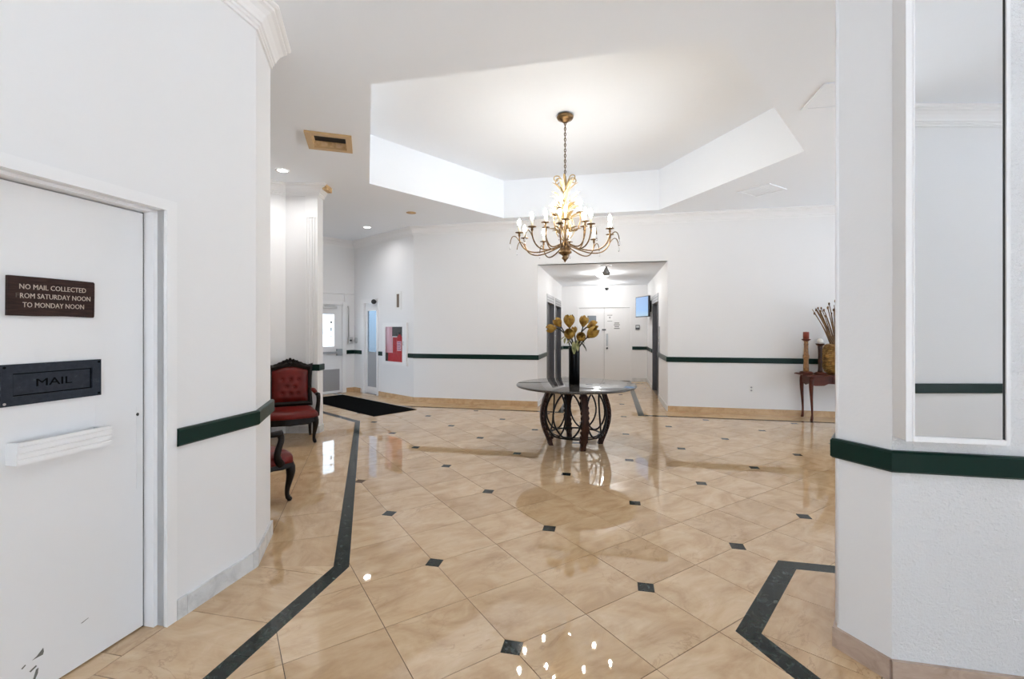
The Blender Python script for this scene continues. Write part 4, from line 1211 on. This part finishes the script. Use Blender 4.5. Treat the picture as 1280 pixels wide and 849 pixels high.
# inner S scrolls around the stem
for k in range(6):
    a = k * PI / 3
    pts = [tuple(p) for p in bez([(0.02, 0, cz(2.60)), (0.16, 0, cz(2.66)), (0.17, 0, cz(2.85)), (0.03, 0, cz(2.86)), (0.03, 0, cz(3.03)), (0.11, 0, cz(3.06))], 14)] + curl(0.11, cz(3.03), 0.03, PI / 2, -PI * 0.8)[1:]
    mb = MB(); mb.tube(radial(pts, a), 0.0065, 6); mb.build('body_scroll', M['gilt'], ch)
drop_me = None
def make_arm(a, R_, zc, low, zhub, rootr, ext):
    """arm from the hub out and up to a candle at radius R_, cup at height zc"""
    global drop_me
    pts = bez([(rootr, 0, cz(zhub)), (R_ * 0.45, 0, cz(low + 0.01)), (R_ * 0.80, 0, cz(low - 0.10)), (R_ * 1.02, 0, cz(low + 0.06)), (R_, 0, cz(zc - 0.03))], 16)
    mb = MB(); mb.tube(radial([tuple(p) for p in pts], a), 0.0088, 6)
    if ext:
        sc = [tuple(p) for p in bez([(R_ * 0.965, 0, cz(zc - 0.14)), (R_ * 1.06, 0, cz(zc - 0.02)), (R_ * 1.17, 0, cz(zc - 0.0)), (R_ * 1.20, 0, cz(zc - 0.14))], 8)]
        mb.tube(radial(sc, a), 0.006, 6)
    arm = mb.build('arm', M['brass'], ch)
    cx, cy = R_ * math.cos(a), R_ * math.sin(a)
    mb = MB(); mb.lathe([(0.006, -0.055), (0.016, -0.03), (0.012, -0.012), (0.022, -0.004), (0.050, 0.0), (0.053, 0.006), (0.015, 0.006)], 12, (cx, cy, cz(zc))); mb.build('candle_cup', M['brass'], arm)
    mb = MB(); mb.lathe([(0.0125, 0.004), (0.0125, 0.085), (0.006, 0.09)], 10, (cx, cy, cz(zc))); mb.build('candle_sleeve', M['sleeve'], arm)
    mb = MB(); mb.lathe([(0.007, 0.088), (0.016, 0.100), (0.022, 0.120), (0.019, 0.145), (0.009, 0.168), (0.0, 0.178)], 10, (cx, cy, cz(zc))); mb.build('bulb', M['bulb'], arm)
    if ext:
        ex_, ey_ = R_ * 1.20 * math.cos(a), R_ * 1.20 * math.sin(a)
        mb = MB(); mb.lathe([(0.0, -0.075), (0.011, -0.06), (0.009, -0.03), (0.0, 0.0)], 6, (ex_, ey_, cz(zc - 0.14)), smooth=False); mb.build('crystal_drop', M['crystal'], arm)
for k in range(10):
    make_arm(2 * PI * k / 10 + 0.10, 0.585, 2.685, 2.45, 2.53, 0.06, True)
for k in range(6):
    make_arm(2 * PI * k / 6 + 0.42, 0.285, 2.80, 2.52, 2.56, 0.05, False)
for k in range(3):
    make_arm(2 * PI * k / 3 + 0.15, 0.20, 2.96, 2.74, 2.78, 0.02, False)

# ================================================================== round table, vase and flowers
TC = (0.815, 5.856)
tb = thing('round_table', 'round dark table with a polished stone top and bowed carved legs', 'table', (TC[0], TC[1], 0), rad(7))
mb = MB(); mb.lathe([(0.0, 0.743), (0.735, 0.743), (0.755, 0.748), (0.762, 0.758), (0.757, 0.769), (0.745, 0.773), (0.0, 0.773)], 96); mb.build('tabletop', M['granite'], tb)
mb = MB(); mb.lathe([(0.36, 0.722), (0.42, 0.722), (0.42, 0.742), (0.36, 0.742), (0.36, 0.722)], 40); mb.build('top_ring', M['iron'], tb)
def legr(z):
    t_ = z / 0.722
    return 0.322 + 0.028 * t_ + 0.098 * math.sin(PI * min(1.0, max(0.0, t_))) ** 1.15
for k in range(4):
    a = k * PI / 2
    mb = MB()
    prof = []
    n = 30
    vs = []; fs = []
    for i in range(n + 1):
        z_ = 0.722 * i / n
        rr = legr(z_)
        notch = 0.5 + 0.5 * math.cos(2 * PI * i / 3)
        hw = (0.036 + 0.006 * notch) if 3 < i else 0.032
        th_ = 0.026 if i > 3 else 0.028
        # curled foot
        for (sx_, sy_) in ((-1, -1), (1, -1), (1, 1), (-1, 1)):
            vs.append((rr + sx_ * th_, sy_ * hw, z_))
    for i in range(n):
        for q in range(4):
            fs.append((i * 4 + q, i * 4 + (q + 1) % 4, (i + 1) * 4 + (q + 1) % 4, (i + 1) * 4 + q))
    fs += [(3, 2, 1, 0), tuple(n * 4 + q for q in range(4))]
    mb.add([tuple(radial([p], a)[0]) for p in vs], fs)
    lg = mb.build('leg', M['leg_wood'], tb)
    mb = MB()
    for i in range(10):
        z_ = 0.12 + i * 0.059; rr = legr(z_)
        for e_ in (-1, 1):
            mb.ball(radial([(rr, e_ * 0.042, z_)], a)[0], 0.015, 8, 0.023)
    mb.build('carved_boss', M['leg_wood'], lg)
    mb = MB(); mb.ball(radial([(legr(0.03) + 0.004, 0, 0.05)], a)[0], 0.036, 10, 0.05); mb.ball(radial([(legr(0.09) - 0.05, 0, 0.10)], a)[0], 0.026, 8); mb.build('curled_foot', M['leg_wood'], lg)
mb = MB(); mb.tube([(0.335 * math.cos(q * PI / 24), 0.335 * math.sin(q * PI / 24), 0.137) for q in range(48)], 0.010, 8, closed=True); mb.build('lower_ring', M['iron'], tb)
mb = MB(); mb.tube([(0.30 * math.cos(q * PI / 24), 0.30 * math.sin(q * PI / 24), 0.150) for q in range(48)], 0.007, 6, closed=True); mb.build('lower_ring', M['iron'], tb)
for k in range(4):
    for c_ in (31, 59):
        pts = []
        for q in range(28):
            tt = 2 * PI * q / 28
            z_ = 0.425 + 0.283 * math.sin(tt)
            ph = rad(k * 90 + c_) + rad(27) * math.cos(tt)
            rr = legr(z_) - 0.035
            pts.append((rr * math.cos(ph), rr * math.sin(ph), z_))
        mb = MB(); mb.tube(pts, 0.0115, 7, closed=True); mb.build('iron_hoop', M['iron'], tb)

VX, VY, VZ = 0.798, 5.857, 0.773
t = thing('vase', 'tall glossy black cylinder vase on the round table', 'vase', (VX, VY, VZ))
mb = MB(); mb.lathe([(0.0, 0.0), (0.068, 0.0), (0.070, 0.004), (0.071, 0.462), (0.0705, 0.468), (0.066, 0.468), (0.065, 0.30), (0.0, 0.30)], 32); mb.build('body', M['vase'], t)

def bloom_mesh(R_, Lb, open_):
    mb = MB()
    for ring, cnt, sc in ((0, 3, 0.86), (1, 4, 1.0)):
        for k in range(cnt):
            a = 2 * PI * (k + 0.5 * ring) / cnt
            def fn(u, v, a=a, sc=sc):
                # u along the petal, v across
                rr = R_ * sc * (math.sin(PI * (0.10 + 0.72 * u)) ** 0.9) * (1 + open_ * u * u)
                wdt = (1.05 if cnt_ == 3 else 0.85) * math.sin(PI * (0.08 + 0.90 * u)) ** 0.6
                th_ = a + (v - 0.5) * 2 * wdt
                return (rr * math.cos(th_), rr * math.sin(th_), Lb * sc * u + 0.01 * R_)
            cnt_ = cnt
            mb.grid(fn, 6, 5)
    mb.lathe([(R_ * 0.25, -0.012), (R_ * 0.42, 0.004), (R_ * 0.3, Lb * 0.3), (0.0, Lb * 0.5)], 8)
    return mb
def orient(o, loc, axis):
    o.location = loc
    o.rotation_mode = 'QUATERNION'
    o.rotation_quaternion = Vector(axis).to_track_quat('Z', 'Y')
FZ = VZ + 0.468
blooms = [((689.8 + 4), 409.7, -0.03, (-1.0, -0.1, -0.12), 0.050, 0.105, 0.0), (701, 407, 0.05, (-0.55, 0.2, 0.75), 0.050, 0.105, 0.1), (711.2, 408, -0.05, (-0.05, -0.1, 1.0), 0.060, 0.135, 0.15),
          (729.5, 407, 0.04, (0.18, 0.1, 1.0), 0.055, 0.120, 0.0), (737.5, 408, 0.15, (0.95, 0.1, 0.25), 0.056, 0.115, 0.1), (733.5, 420.5, -0.09, (0.62, -0.35, 0.62), 0.060, 0.145, 0.0),
          (723.5, 424, -0.13, (0.0, -0.75, 0.55), 0.052, 0.105, 0.0), (712.5, 421, -0.12, (-0.35, -0.65, 0.55), 0.058, 0.115, 0.15), (719.5, 416, 0.10, (-0.1, 0.0, 1.0), 0.035, 0.075, 0.0)]
flab = ['ochre magnolia bloom lying out to the far left of the bouquet', 'ochre bloom high at the left of the bouquet', 'tall ochre bloom with a dark red seed, at the top of the bouquet', 'upright ochre bloom at the top right of the bouquet', 'ochre bloom leaning out to the far right of the bouquet', 'long orange-brown bloom tilted right over the vase', 'round brown bloom above the vase rim', 'open brown bloom in the middle left of the bouquet', 'small dark bud in the middle of the bouquet']
leafspec = {0: [(0.08, (-0.2, -0.3, -0.3))], 1: [(0.09, (-0.9, -0.2, -0.25))], 2: [], 3: [(0.12, (0.05, -0.3, -0.9))], 5: [(0.15, (0.75, -0.2, -0.75))], 6: [(0.11, (0.12, -0.5, -0.85))], 7: [(0.155, (0.02, -0.35, -0.95)), (0.09, (-0.7, -0.4, -0.3))], 4: [(0.10, (0.6, -0.3, -0.5))], 8: []}
for k, (px, py, dy, ax, R_, Lb, op) in enumerate(blooms):
    bx = (px - 717.8) / 97.5; bz = (434 - py) / 97.5
    t = thing('magnolia_flower', flab[k], 'flower', (VX, VY, FZ), 0, 'ochre flowers in the black vase')
    A = Vector(ax).normalized()
    base = Vector((bx, dy, bz))
    bl = bloom_mesh(R_ * 1.15, Lb * 1.12, op).build('bloom', M['petal'], t); orient(bl, base, A)
    r0 = Vector((0.03 * math.cos(k * 2.4), 0.03 * math.sin(k * 2.4), -0.16))
    mb = MB(); mb.tube(bez([r0, r0 + Vector((0, 0, 0.16)), base - A * 0.10, base + A * 0.004], 8), 0.0085, 6); mb.build('stalk', M['stem'], t)
    if k == 2:
        mb = MB(); mb.ball((0.012, -0.060, 0.085), 0.012, 8); s_ = mb.build('seed', M['petal_red'], t); s_.location = base
    for q, (ln, d_) in enumerate(leafspec[k]):
        mb = leafpatch(ln, ln * 0.42, -0.03)
        lo = mb.build('leaf', M['leaf_dark'] if k in (5,) else M['leaf'], t)
        D = Vector(d_).normalized()
        lo.rotation_mode = 'QUATERNION'; lo.rotation_quaternion = D.to_track_quat('X', 'Z')
        lo.location = (base + r0 + Vector((0, 0, 0.16))) * 0.5 if k in (0, 1) else ((base * 0.35 + Vector((0.0, -0.045, 0.03))) if k != 7 or q == 0 else base * 0.8)

# ================================================================== armchairs
def armchair(name, label, loc, rz, group):
    """faces local -y; seat at 0.42, back to 1.06"""
    t = thing(name, label, 'armchair', loc, rz, group)
    # seat
    def half(y): return 0.335 - 0.07 * (y + 0.26) / 0.52
    def edge(q):
        # closed seat outline, rounded bulging front
        pts = []
        n = 12
        for i in range(n + 1):
            u = -1 + 2 * i / n; pts.append((u * 0.330, -0.265 - 0.055 * (1 - u * u) + 0.03 * abs(u) ** 6))
        for i in range(1, 7):
            f = i / 6; pts.append((0.330 - 0.065 * f, -0.235 + 0.485 * f))
        for i in range(1, 9):
            u = 1 - 2 * i / 8; pts.append((u * 0.265, 0.25))
        for i in range(1, 7):
            f = i / 6; pts.append((-0.265 - 0.065 * f, 0.25 - 0.485 * f))
        return pts[:-1]
    ol = edge(0)
    n = len(ol)
    rings = [(1.0, 0.335), (1.012, 0.355), (1.005, 0.385), (0.96, 0.408), (0.8, 0.428), (0.5, 0.440), (0.2, 0.445)]
    vs = []; fs = []
    for s_, z_ in rings:
        for p in ol: vs.append((p[0] * s_, p[1] * s_, z_))
    for i in range(len(rings) - 1):
        for k in range(n): fs.append((i * n + k, i * n + (k + 1) % n, (i + 1) * n + (k + 1) % n, (i + 1) * n + k))
    fs.append([(len(rings) - 1) * n + k for k in range(n)]); fs.append(list(range(n - 1, -1, -1)))
    mb = MB(); mb.add(vs, fs, True); mb.build('seat', M['leather'], t)
    # carved seat rail with a shaped lower edge
    vs = []; fs = []
    for i, p in enumerate(ol):
        fx = p[0] / 0.33
        front = p[1] < -0.22
        low = 0.275 + 0.02 * math.cos(fx * PI * 2) - (0.045 * max(0, 1 - abs(fx) * 3.2) if front else 0) + 0.006 * math.cos(i * 2.1)
        for s_, z_ in ((1.0, low), (1.015, low + 0.012), (1.005, 0.338), (0.93, 0.338), (0.93, low)): vs.append((p[0] * s_, p[1] * s_, z_))
    for i in range(n):
        j = (i + 1) % n
        for q in range(5): fs.append((i * 5 + q, j * 5 + q, j * 5 + (q + 1) % 5, i * 5 + (q + 1) % 5))
    mb = MB(); mb.add(vs, fs); mb.build('seat_rail', M['ebony'], t)
    # legs
    for sx_ in (-1, 1):
        pts = bez([(sx_ * 0.290, -0.225, 0.33), (sx_ * 0.325, -0.262, 0.25), (sx_ * 0.275, -0.210, 0.13), (sx_ * 0.272, -0.202, 0.06), (sx_ * 0.292, -0.232, 0.018)], 10)
        mb = MB(); mb.tube(pts, [0.040, 0.041, 0.038, 0.033, 0.028, 0.024, 0.021, 0.019, 0.019, 0.022, 0.018], 8)
        mb.ball((sx_ * 0.292, -0.232, 0.022), 0.024, 8, 0.022); mb.build('leg', M['ebony'], t)
        pts = bez([(sx_ * 0.245, 0.235, 0.34), (sx_ * 0.25, 0.26, 0.22), (sx_ * 0.245, 0.235, 0.10), (sx_ * 0.252, 0.275, 0.005)], 8)
        mb = MB(); mb.tube(pts, [0.034, 0.033, 0.030, 0.027, 0.024, 0.021, 0.019, 0.019, 0.018], 8); mb.build('leg', M['ebony'], t)
    # back frame, leaning
    lean = rad(9)
    bk = thing('back_frame', None, None, (0, 0.235, 0.40), 0)
    bpy.data.objects.remove(bk)
    def tilt(p):   # p in (x, depth, height above 0.40)
        x, y, z = p
        return (x, 0.235 + y * math.cos(lean) + z * math.sin(lean), 0.40 + z * math.cos(lean) - y * math.sin(lean))
    def rect(theta, hw, z0, z1, zc, top):
        c, s_ = math.cos(theta), math.sin(theta)
        k = 1e9
        if abs(c) > 1e-6: k = min(k, hw / abs(c))
        if s_ > 1e-6: k = min(k, (z1 - zc) / s_)
        if s_ < -1e-6: k = min(k, (zc - z0) / -s_)
        x, z = k * c, zc + k * s_
        if s_ > 0 and z > z1 - 1e-6: z += top(x)
        return x, z
    def crest(x):
        u = abs(x) / 0.285
        b = 0.085 * max(0.0, 1 - (abs(x) / 0.20)) ** 0.8 + 0.012 * max(0, math.cos(x * 95)) * (abs(x) < 0.2) + (0.022 * max(0, (u - 0.75) / 0.25))
        return b
    def arch(x): return 0.045 * math.cos(min(1, abs(x) / 0.20) * PI / 2)
    nA = 96
    outl = [rect(2 * PI * k / nA + 0.001, 0.285, 0.02, 0.585, 0.30, crest) for k in range(nA)]
    innl = [rect(2 * PI * k / nA + 0.001, 0.222, 0.085, 0.515, 0.30, arch) for k in range(nA)]
    mb = MB()
    vs = []
    for (xo_, zo_), (xi, zi) in zip(outl, innl):
        # serpentine sides
        sq = 1 - 0.055 * math.sin(max(0.0, min(1.0, (zo_ - 0.02) / 0.56)) * PI)
        xo_ *= sq
        mx_, mz = (xo_ + xi) / 2, (zo_ + zi) / 2
        vs += [tilt((xo_, -0.012, zo_)), tilt((mx_, -0.030, mz)), tilt((xi, -0.014, zi)), tilt((xi, 0.03, zi)), tilt((xo_, 0.03, zo_))]
    fs = []
    for i in range(nA):
        j = (i + 1) % nA
        for q in range(5): fs.append((i * 5 + q, j * 5 + q, j * 5 + (q + 1) % 5, i * 5 + (q + 1) % 5))
    mb.add(vs, fs); bf = mb.build('back_frame', M['ebony'], t)
    mb = MB()
    for xk, zk, rk in ((0, 0.665, 0.020), (-0.04, 0.652, 0.018), (0.04, 0.652, 0.018), (-0.085, 0.635, 0.016), (0.085, 0.635, 0.016), (-0.13, 0.612, 0.014), (0.13, 0.612, 0.014), (0.0, 0.61, 0.028)):
        mb.ball(tilt((xk, -0.025, zk)), rk, 8)
    mb.build('carved_crest', M['ebony'], bf)
    # upholstered back with tufts
    tufts = [(-0.10, 0.38), (0.0, 0.38), (0.10, 0.38), (-0.05, 0.28), (0.05, 0.28), (-0.10, 0.19), (0.0, 0.19), (0.10, 0.19)]
    def up(u, v):
        x = (u - 0.5) * 0.446
        top = 0.515 + arch(x)
        z = 0.083 + (top - 0.083) * v
        d = (1 - abs(2 * u - 1) ** 5) * (1 - abs(2 * v - 1) ** 5)
        y = -0.002 - 0.045 * d
        for tx, tz in tufts:
            y += 0.018 * math.exp(-((x - tx) ** 2 + (z - tz) ** 2) / 0.0007)
        return tilt((x, y, z))
    mb = MB(); mb.grid(up, 28, 28)
    bu = mb.build('backrest', M['leather'], t)
    mb = MB()
    for tx, tz in tufts: mb.ball(tilt((tx, -0.030, tz)), 0.009, 6)
    mb.build('tuft_buttons', M['leather'], bu)
    for sx_ in (-1, 1):
        mb = MB()
        top = bez([(sx_ * 0.262, 0.262, 0.64), (sx_ * 0.285, 0.15, 0.66), (sx_ * 0.325, -0.05, 0.585), (sx_ * 0.340, -0.135, 0.615)], 9)
        mb.tube(top, [0.020, 0.020, 0.021, 0.021, 0.022, 0.022, 0.023, 0.026, 0.028, 0.024], 8)
        sup = bez([(sx_ * 0.338, -0.115, 0.60), (sx_ * 0.345, -0.165, 0.53), (sx_ * 0.335, -0.03, 0.46), (sx_ * 0.320, -0.14, 0.34)], 9)
        mb.tube(sup, [0.028, 0.027, 0.026, 0.026, 0.026, 0.027, 0.028, 0.030, 0.032, 0.032], 8)
        am = mb.build('arm', M['ebony'], t)
        pad = bez([(sx_ * 0.277, 0.175, 0.658), (sx_ * 0.295, 0.08, 0.645), (sx_ * 0.318, -0.045, 0.618)], 7)
        mb = MB(); mb.tube(pad, [0.008, 0.024, 0.029, 0.031, 0.031, 0.029, 0.023, 0.008], 8, flat=0.8); mb.build('arm_pad', M['leather'], am)
    return t
def face_rot(fx, fy):   # rotation so that local -y looks along (fx, fy)
    return math.atan2(fx, -fy)
f2 = V2(0.43, -0.90).normalized()
ac = armchair('armchair', 'red tufted leather armchair with black carved frame against the alcove wall', (-2.922, 6.012, 0), face_rot(f2.x, f2.y), 'red leather armchairs')
ac2 = copy_tree(ac)
f1 = V2(0.5, 0.866).normalized()
r1 = V2(f1.y, -f1.x)
p1 = V2(-1.93, 3.92) - r1 * 0.285 - f1 * 0.215
ac2.location = (p1.x, p1.y, 0); ac2.rotation_euler = (0, 0, face_rot(f1.x, f1.y))
tag(ac2, 'red leather armchair half hidden behind the end of the left wall', 'armchair')

# ================================================================== console table and what stands on it
ctx = V2(4.77, 7.30)          # front left foot
A_CT = A_FAR
ct = thing('console_table', 'red mahogany console table with cabriole legs against the far wall', 'table', (ctx.x, ctx.y, 0), rad(A_CT))
CL, CDp = 1.25, 0.355
top = []
nT = 16
def topout():
    pts = []
    for i in range(25):
        u = i / 24; pts.append((-0.08 + (CL + 0.16) * u, -0.05 - 0.035 * math.sin(PI * u) - (0.02 if 0.2 < u < 0.8 else 0.0)))
    pts += [(CL + 0.10, 0.05), (CL + 0.06, 0.2), (CL + 0.10, CDp + 0.022), (-0.10, CDp + 0.022), (-0.06, 0.2), (-0.10, 0.05)]
    return pts
mb = MB(); pr = topout()
mb.prism(pr, 0.722, 0.738); mb.prism([(x * 0.985 + 0.01, y * 0.96) for x, y in pr], 0.738, 0.745)
mb.build('tabletop', M['mahogany'], ct)
def apron(pts_low, y0, y1, axis, name):
    mb = MB(); mb.prism(pts_low, y0, y1, axis); return mb.build(name, M['mahogany'], ct)
low = [(0.0, 0.72), (0.0, 0.585)]
for i in range(1, 20):
    u = i / 20; low.append((CL * u, 0.575 + 0.035 * math.sin(PI * u) ** 2 + (0.018 * (1 - math.cos(2 * PI * u * 3)) / 2 if 0.15 < u < 0.85 else -0.01)))
low += [(CL, 0.585), (CL, 0.72)]
ap = apron(low, -0.02, 0.0, 'y', 'front_apron')
mb = MB(); mb.box(0.30, 0.95, -0.032, -0.02, 0.625, 0.705); dw_ = mb.build('drawer', M['mahogany'], ct)
mb = MB(); mb.lathe([(0.008, 0), (0.008, 0.012), (0.020, 0.018), (0.016, 0.028), (0.0, 0.03)], 10); kb = mb.build('drawer_knob', M['knob'], dw_, (0.42, -0.032, 0.665)); kb.rotation_euler = (PI / 2, 0, 0)
mb = MB(); mb.lathe([(0.008, 0), (0.008, 0.012), (0.020, 0.018), (0.016, 0.028), (0.0, 0.03)], 10); kb = mb.build('drawer_knob', M['knob'], dw_, (0.83, -0.032, 0.665)); kb.rotation_euler = (PI / 2, 0, 0)
side = [(0.0, 0.72), (0.0, 0.60), (0.10, 0.59), (0.17, 0.57), (0.20, 0.56), (0.23, 0.57), (0.30, 0.59), (CDp, 0.60), (CDp, 0.72)]
apron(side, 0.0, 0.02, 'x', 'side_apron'); apron(side, CL - 0.02, CL, 'x', 'side_apron')
for x_, y_, sx_, sy_ in ((0.02, 0.0, -1, -1), (0.02, CDp, -1, 1), (CL - 0.02, 0.0, 1, -1), (CL - 0.02, CDp, 1, 1)):
    pts = bez([(x_, y_, 0.70), (x_ + sx_ * 0.03, y_ + sy_ * 0.02, 0.58), (x_ + sx_ * 0.005, y_, 0.35), (x_ - sx_ * 0.015, y_, 0.12), (x_ + sx_ * 0.005, y_ + sy_ * 0.005, 0.012)], 12)
    mb = MB(); mb.tube(pts, [0.036, 0.037, 0.034, 0.030, 0.027, 0.024, 0.021, 0.019, 0.017, 0.016, 0.016, 0.020, 0.022], 8); mb.ball((x_ + sx_ * 0.006, y_ + sy_ * 0.006, 0.016), 0.026, 8, 0.016); mb.build('leg', M['mahogany'], ct)
CTM = wallframe(ctx, A_CT)
def on_console(x, y):
    q = CTM @ Vector((x, y, 0)); return (q.x, q.y, 0.745)
def at_px(px, v):    # point on the table at a depth v behind its front leg line
    base = ctx + Vv * v; k = (px - 640) / 571
    s_ = (k * base.y - base.x) / (U.x - k * U.y)
    p = base + U * s_; return (p.x, p.y, 0.745)
cp = at_px(1007.6, 0.14)
t = thing('candle_holder', 'tall turned brown candle holder at the left end of the console table', 'candle holder', cp, 0, 'turned candle holders')
mb = MB(); mb.lathe([(0.0, 0.0), (0.098, 0.0), (0.10, 0.018), (0.085, 0.036), (0.05, 0.042), (0.0, 0.042)], 24); mb.build('foot', M['mahogany'], t)
mb = MB(); mb.lathe([(0.042, 0.042), (0.040, 0.10), (0.034, 0.20), (0.036, 0.24), (0.044, 0.26), (0.044, 0.30), (0.036, 0.315), (0.032, 0.40), (0.030, 0.46), (0.034, 0.485), (0.028, 0.50), (0.034, 0.53), (0.0, 0.53)], 20); mb.build('turned_post', M['holder'], t)
mb = MB(); mb.lathe([(0.03, 0.53), (0.045, 0.54), (0.066, 0.556), (0.066, 0.566), (0.04, 0.566), (0.0, 0.566)], 20); mb.build('drip_cup', M['mahogany'], t)
t = thing('candle', 'thick brick red candle standing in the tall holder', 'candle', (cp[0], cp[1], cp[2] + 0.5665))
mb = MB(); mb.lathe([(0.0, 0.0), (0.043, 0.0), (0.044, 0.10), (0.041, 0.115), (0.03, 0.112), (0.0, 0.108)], 20); mb.build('wax', M['candle'], t)
mb = MB(); mb.tube([(0, 0, 0.108), (0.002, 0, 0.122)], 0.002, 5); mb.build('wick', M['black'], t)
cp = at_px(1025.2, 0.07)
t = thing('candle_holder', 'shorter dark turned holder carrying a white ball beside the woven vase', 'candle holder', cp, 0, 'turned candle holders')
mb = MB(); mb.lathe([(0.0, 0.0), (0.084, 0.0), (0.086, 0.016), (0.066, 0.032), (0.04, 0.04), (0.0, 0.04)], 24); mb.build('foot', M['mahogany'], t)
mb = MB(); mb.lathe([(0.036, 0.04), (0.030, 0.08), (0.026, 0.16), (0.032, 0.18), (0.030, 0.22), (0.027, 0.30), (0.030, 0.40), (0.036, 0.455), (0.0, 0.455)], 20); mb.build('turned_post', M['leg_wood'], t)
mb = MB(); mb.lathe([(0.03, 0.455), (0.045, 0.465), (0.062, 0.485), (0.064, 0.495), (0.04, 0.49), (0.0, 0.49)], 20); mb.build('drip_cup', M['leg_wood'], t)
t = thing('ball_ornament', 'white ball resting on the shorter holder', 'ornament', (cp[0], cp[1], cp[2] + 0.4905))
mb = MB(); mb.ball((0, 0, 0.043), 0.044, 18); mb.build('ball', M['white_ball'], t)
vp = at_px(1046.5, 0.170)
t = thing('woven_vase', 'big golden woven vase with ring handles on the console table', 'vase', vp)
mb = MB()
prof = [(0.0, 0.0), (0.13, 0.0), (0.16, 0.03)]
for i in range(1, 31):
    u = i / 30; z_ = 0.03 + 0.45 * u
    rr = 0.16 + 0.075 * math.sin(PI * min(1, u * 0.95)) ** 0.8 - 0.02 * u + 0.006 * (1 if i % 2 else -1)
    prof.append((rr, z_))
prof += [(0.135, 0.49), (0.125, 0.48), (0.12, 0.30), (0.0, 0.30)]
n_ = 36
vs = []; fs = []
for i, (r_, z_) in enumerate(prof):
    for k in range(n_):
        a = 2 * PI * k / n_; w_ = 0.005 * math.cos(k * PI + i * PI) if 3 <= i <= 32 else 0
        vs.append(((r_ + w_) * math.cos(a), (r_ + w_) * math.sin(a), z_))
for i in range(len(prof) - 1):
    for k in range(n_): fs.append((i * n_ + k, i * n_ + (k + 1) % n_, (i + 1) * n_ + (k + 1) % n_, (i + 1) * n_ + k))
mb.add(vs, fs); mb.build('woven_body', M['weave'], t)
for a in (rad(215), rad(35)):
    c = (0.195 * math.cos(a), 0.195 * math.sin(a), 0.43)
    mb = MB(); mb.tube([(c[0] - math.sin(a) * 0.03 * math.cos(q * PI / 6), c[1] + math.cos(a) * 0.03 * math.cos(q * PI / 6), c[2] + 0.03 * math.sin(q * PI / 6)) for q in range(12)], 0.008, 6, closed=True); mb.build('ring_handle', M['holder'], t)
random.seed(3)
tips = [(-0.42, 0.55), (-0.385, 0.50), (-0.36, 0.57), (-0.335, 0.53), (-0.31, 0.585), (-0.285, 0.59), (-0.26, 0.55), (-0.24, 0.585), (-0.205, 0.50), (-0.18, 0.59), (-0.15, 0.46), (-0.125, 0.63), (-0.10, 0.50), (-0.075, 0.66), (-0.045, 0.52), (-0.02, 0.70), (0.02, 0.56), (0.06, 0.66), (0.12, 0.62)]
for k, (tx, tz) in enumerate(tips):
    ty = ((k * 7) % 19 / 18 - 0.5) * 0.24
    t = thing('dried_stick', 'thin dry brown stick fanning out of the woven vase', 'stick', (vp[0], vp[1], vp[2] + 0.30), 0, 'dried sticks in the woven vase')
    b0 = Vector((0.16 * tx + 0.02, ty * 0.45, 0.003)); tp = Vector((tx, ty, tz + 0.18))
    pts = bez([b0, b0 * 0.5 + Vector((tx * 0.2, ty * 0.3, 0.25)), tp * 0.7 + Vector((random.uniform(-0.02, 0.02), 0, 0.06)), tp], 8)
    r_ = random.uniform(0.008, 0.012)
    mb = MB(); mb.tube(pts, [r_ * (1 - 0.4 * i / 8) for i in range(9)], 6); mb.build('stalk', M['stick'], t)
    if k % 3 != 2:
        mb = MB(); mb.ball(tuple(tp), r_ * 1.6, 6, r_ * 2.4); mb.build('tip', M['stick'], t)
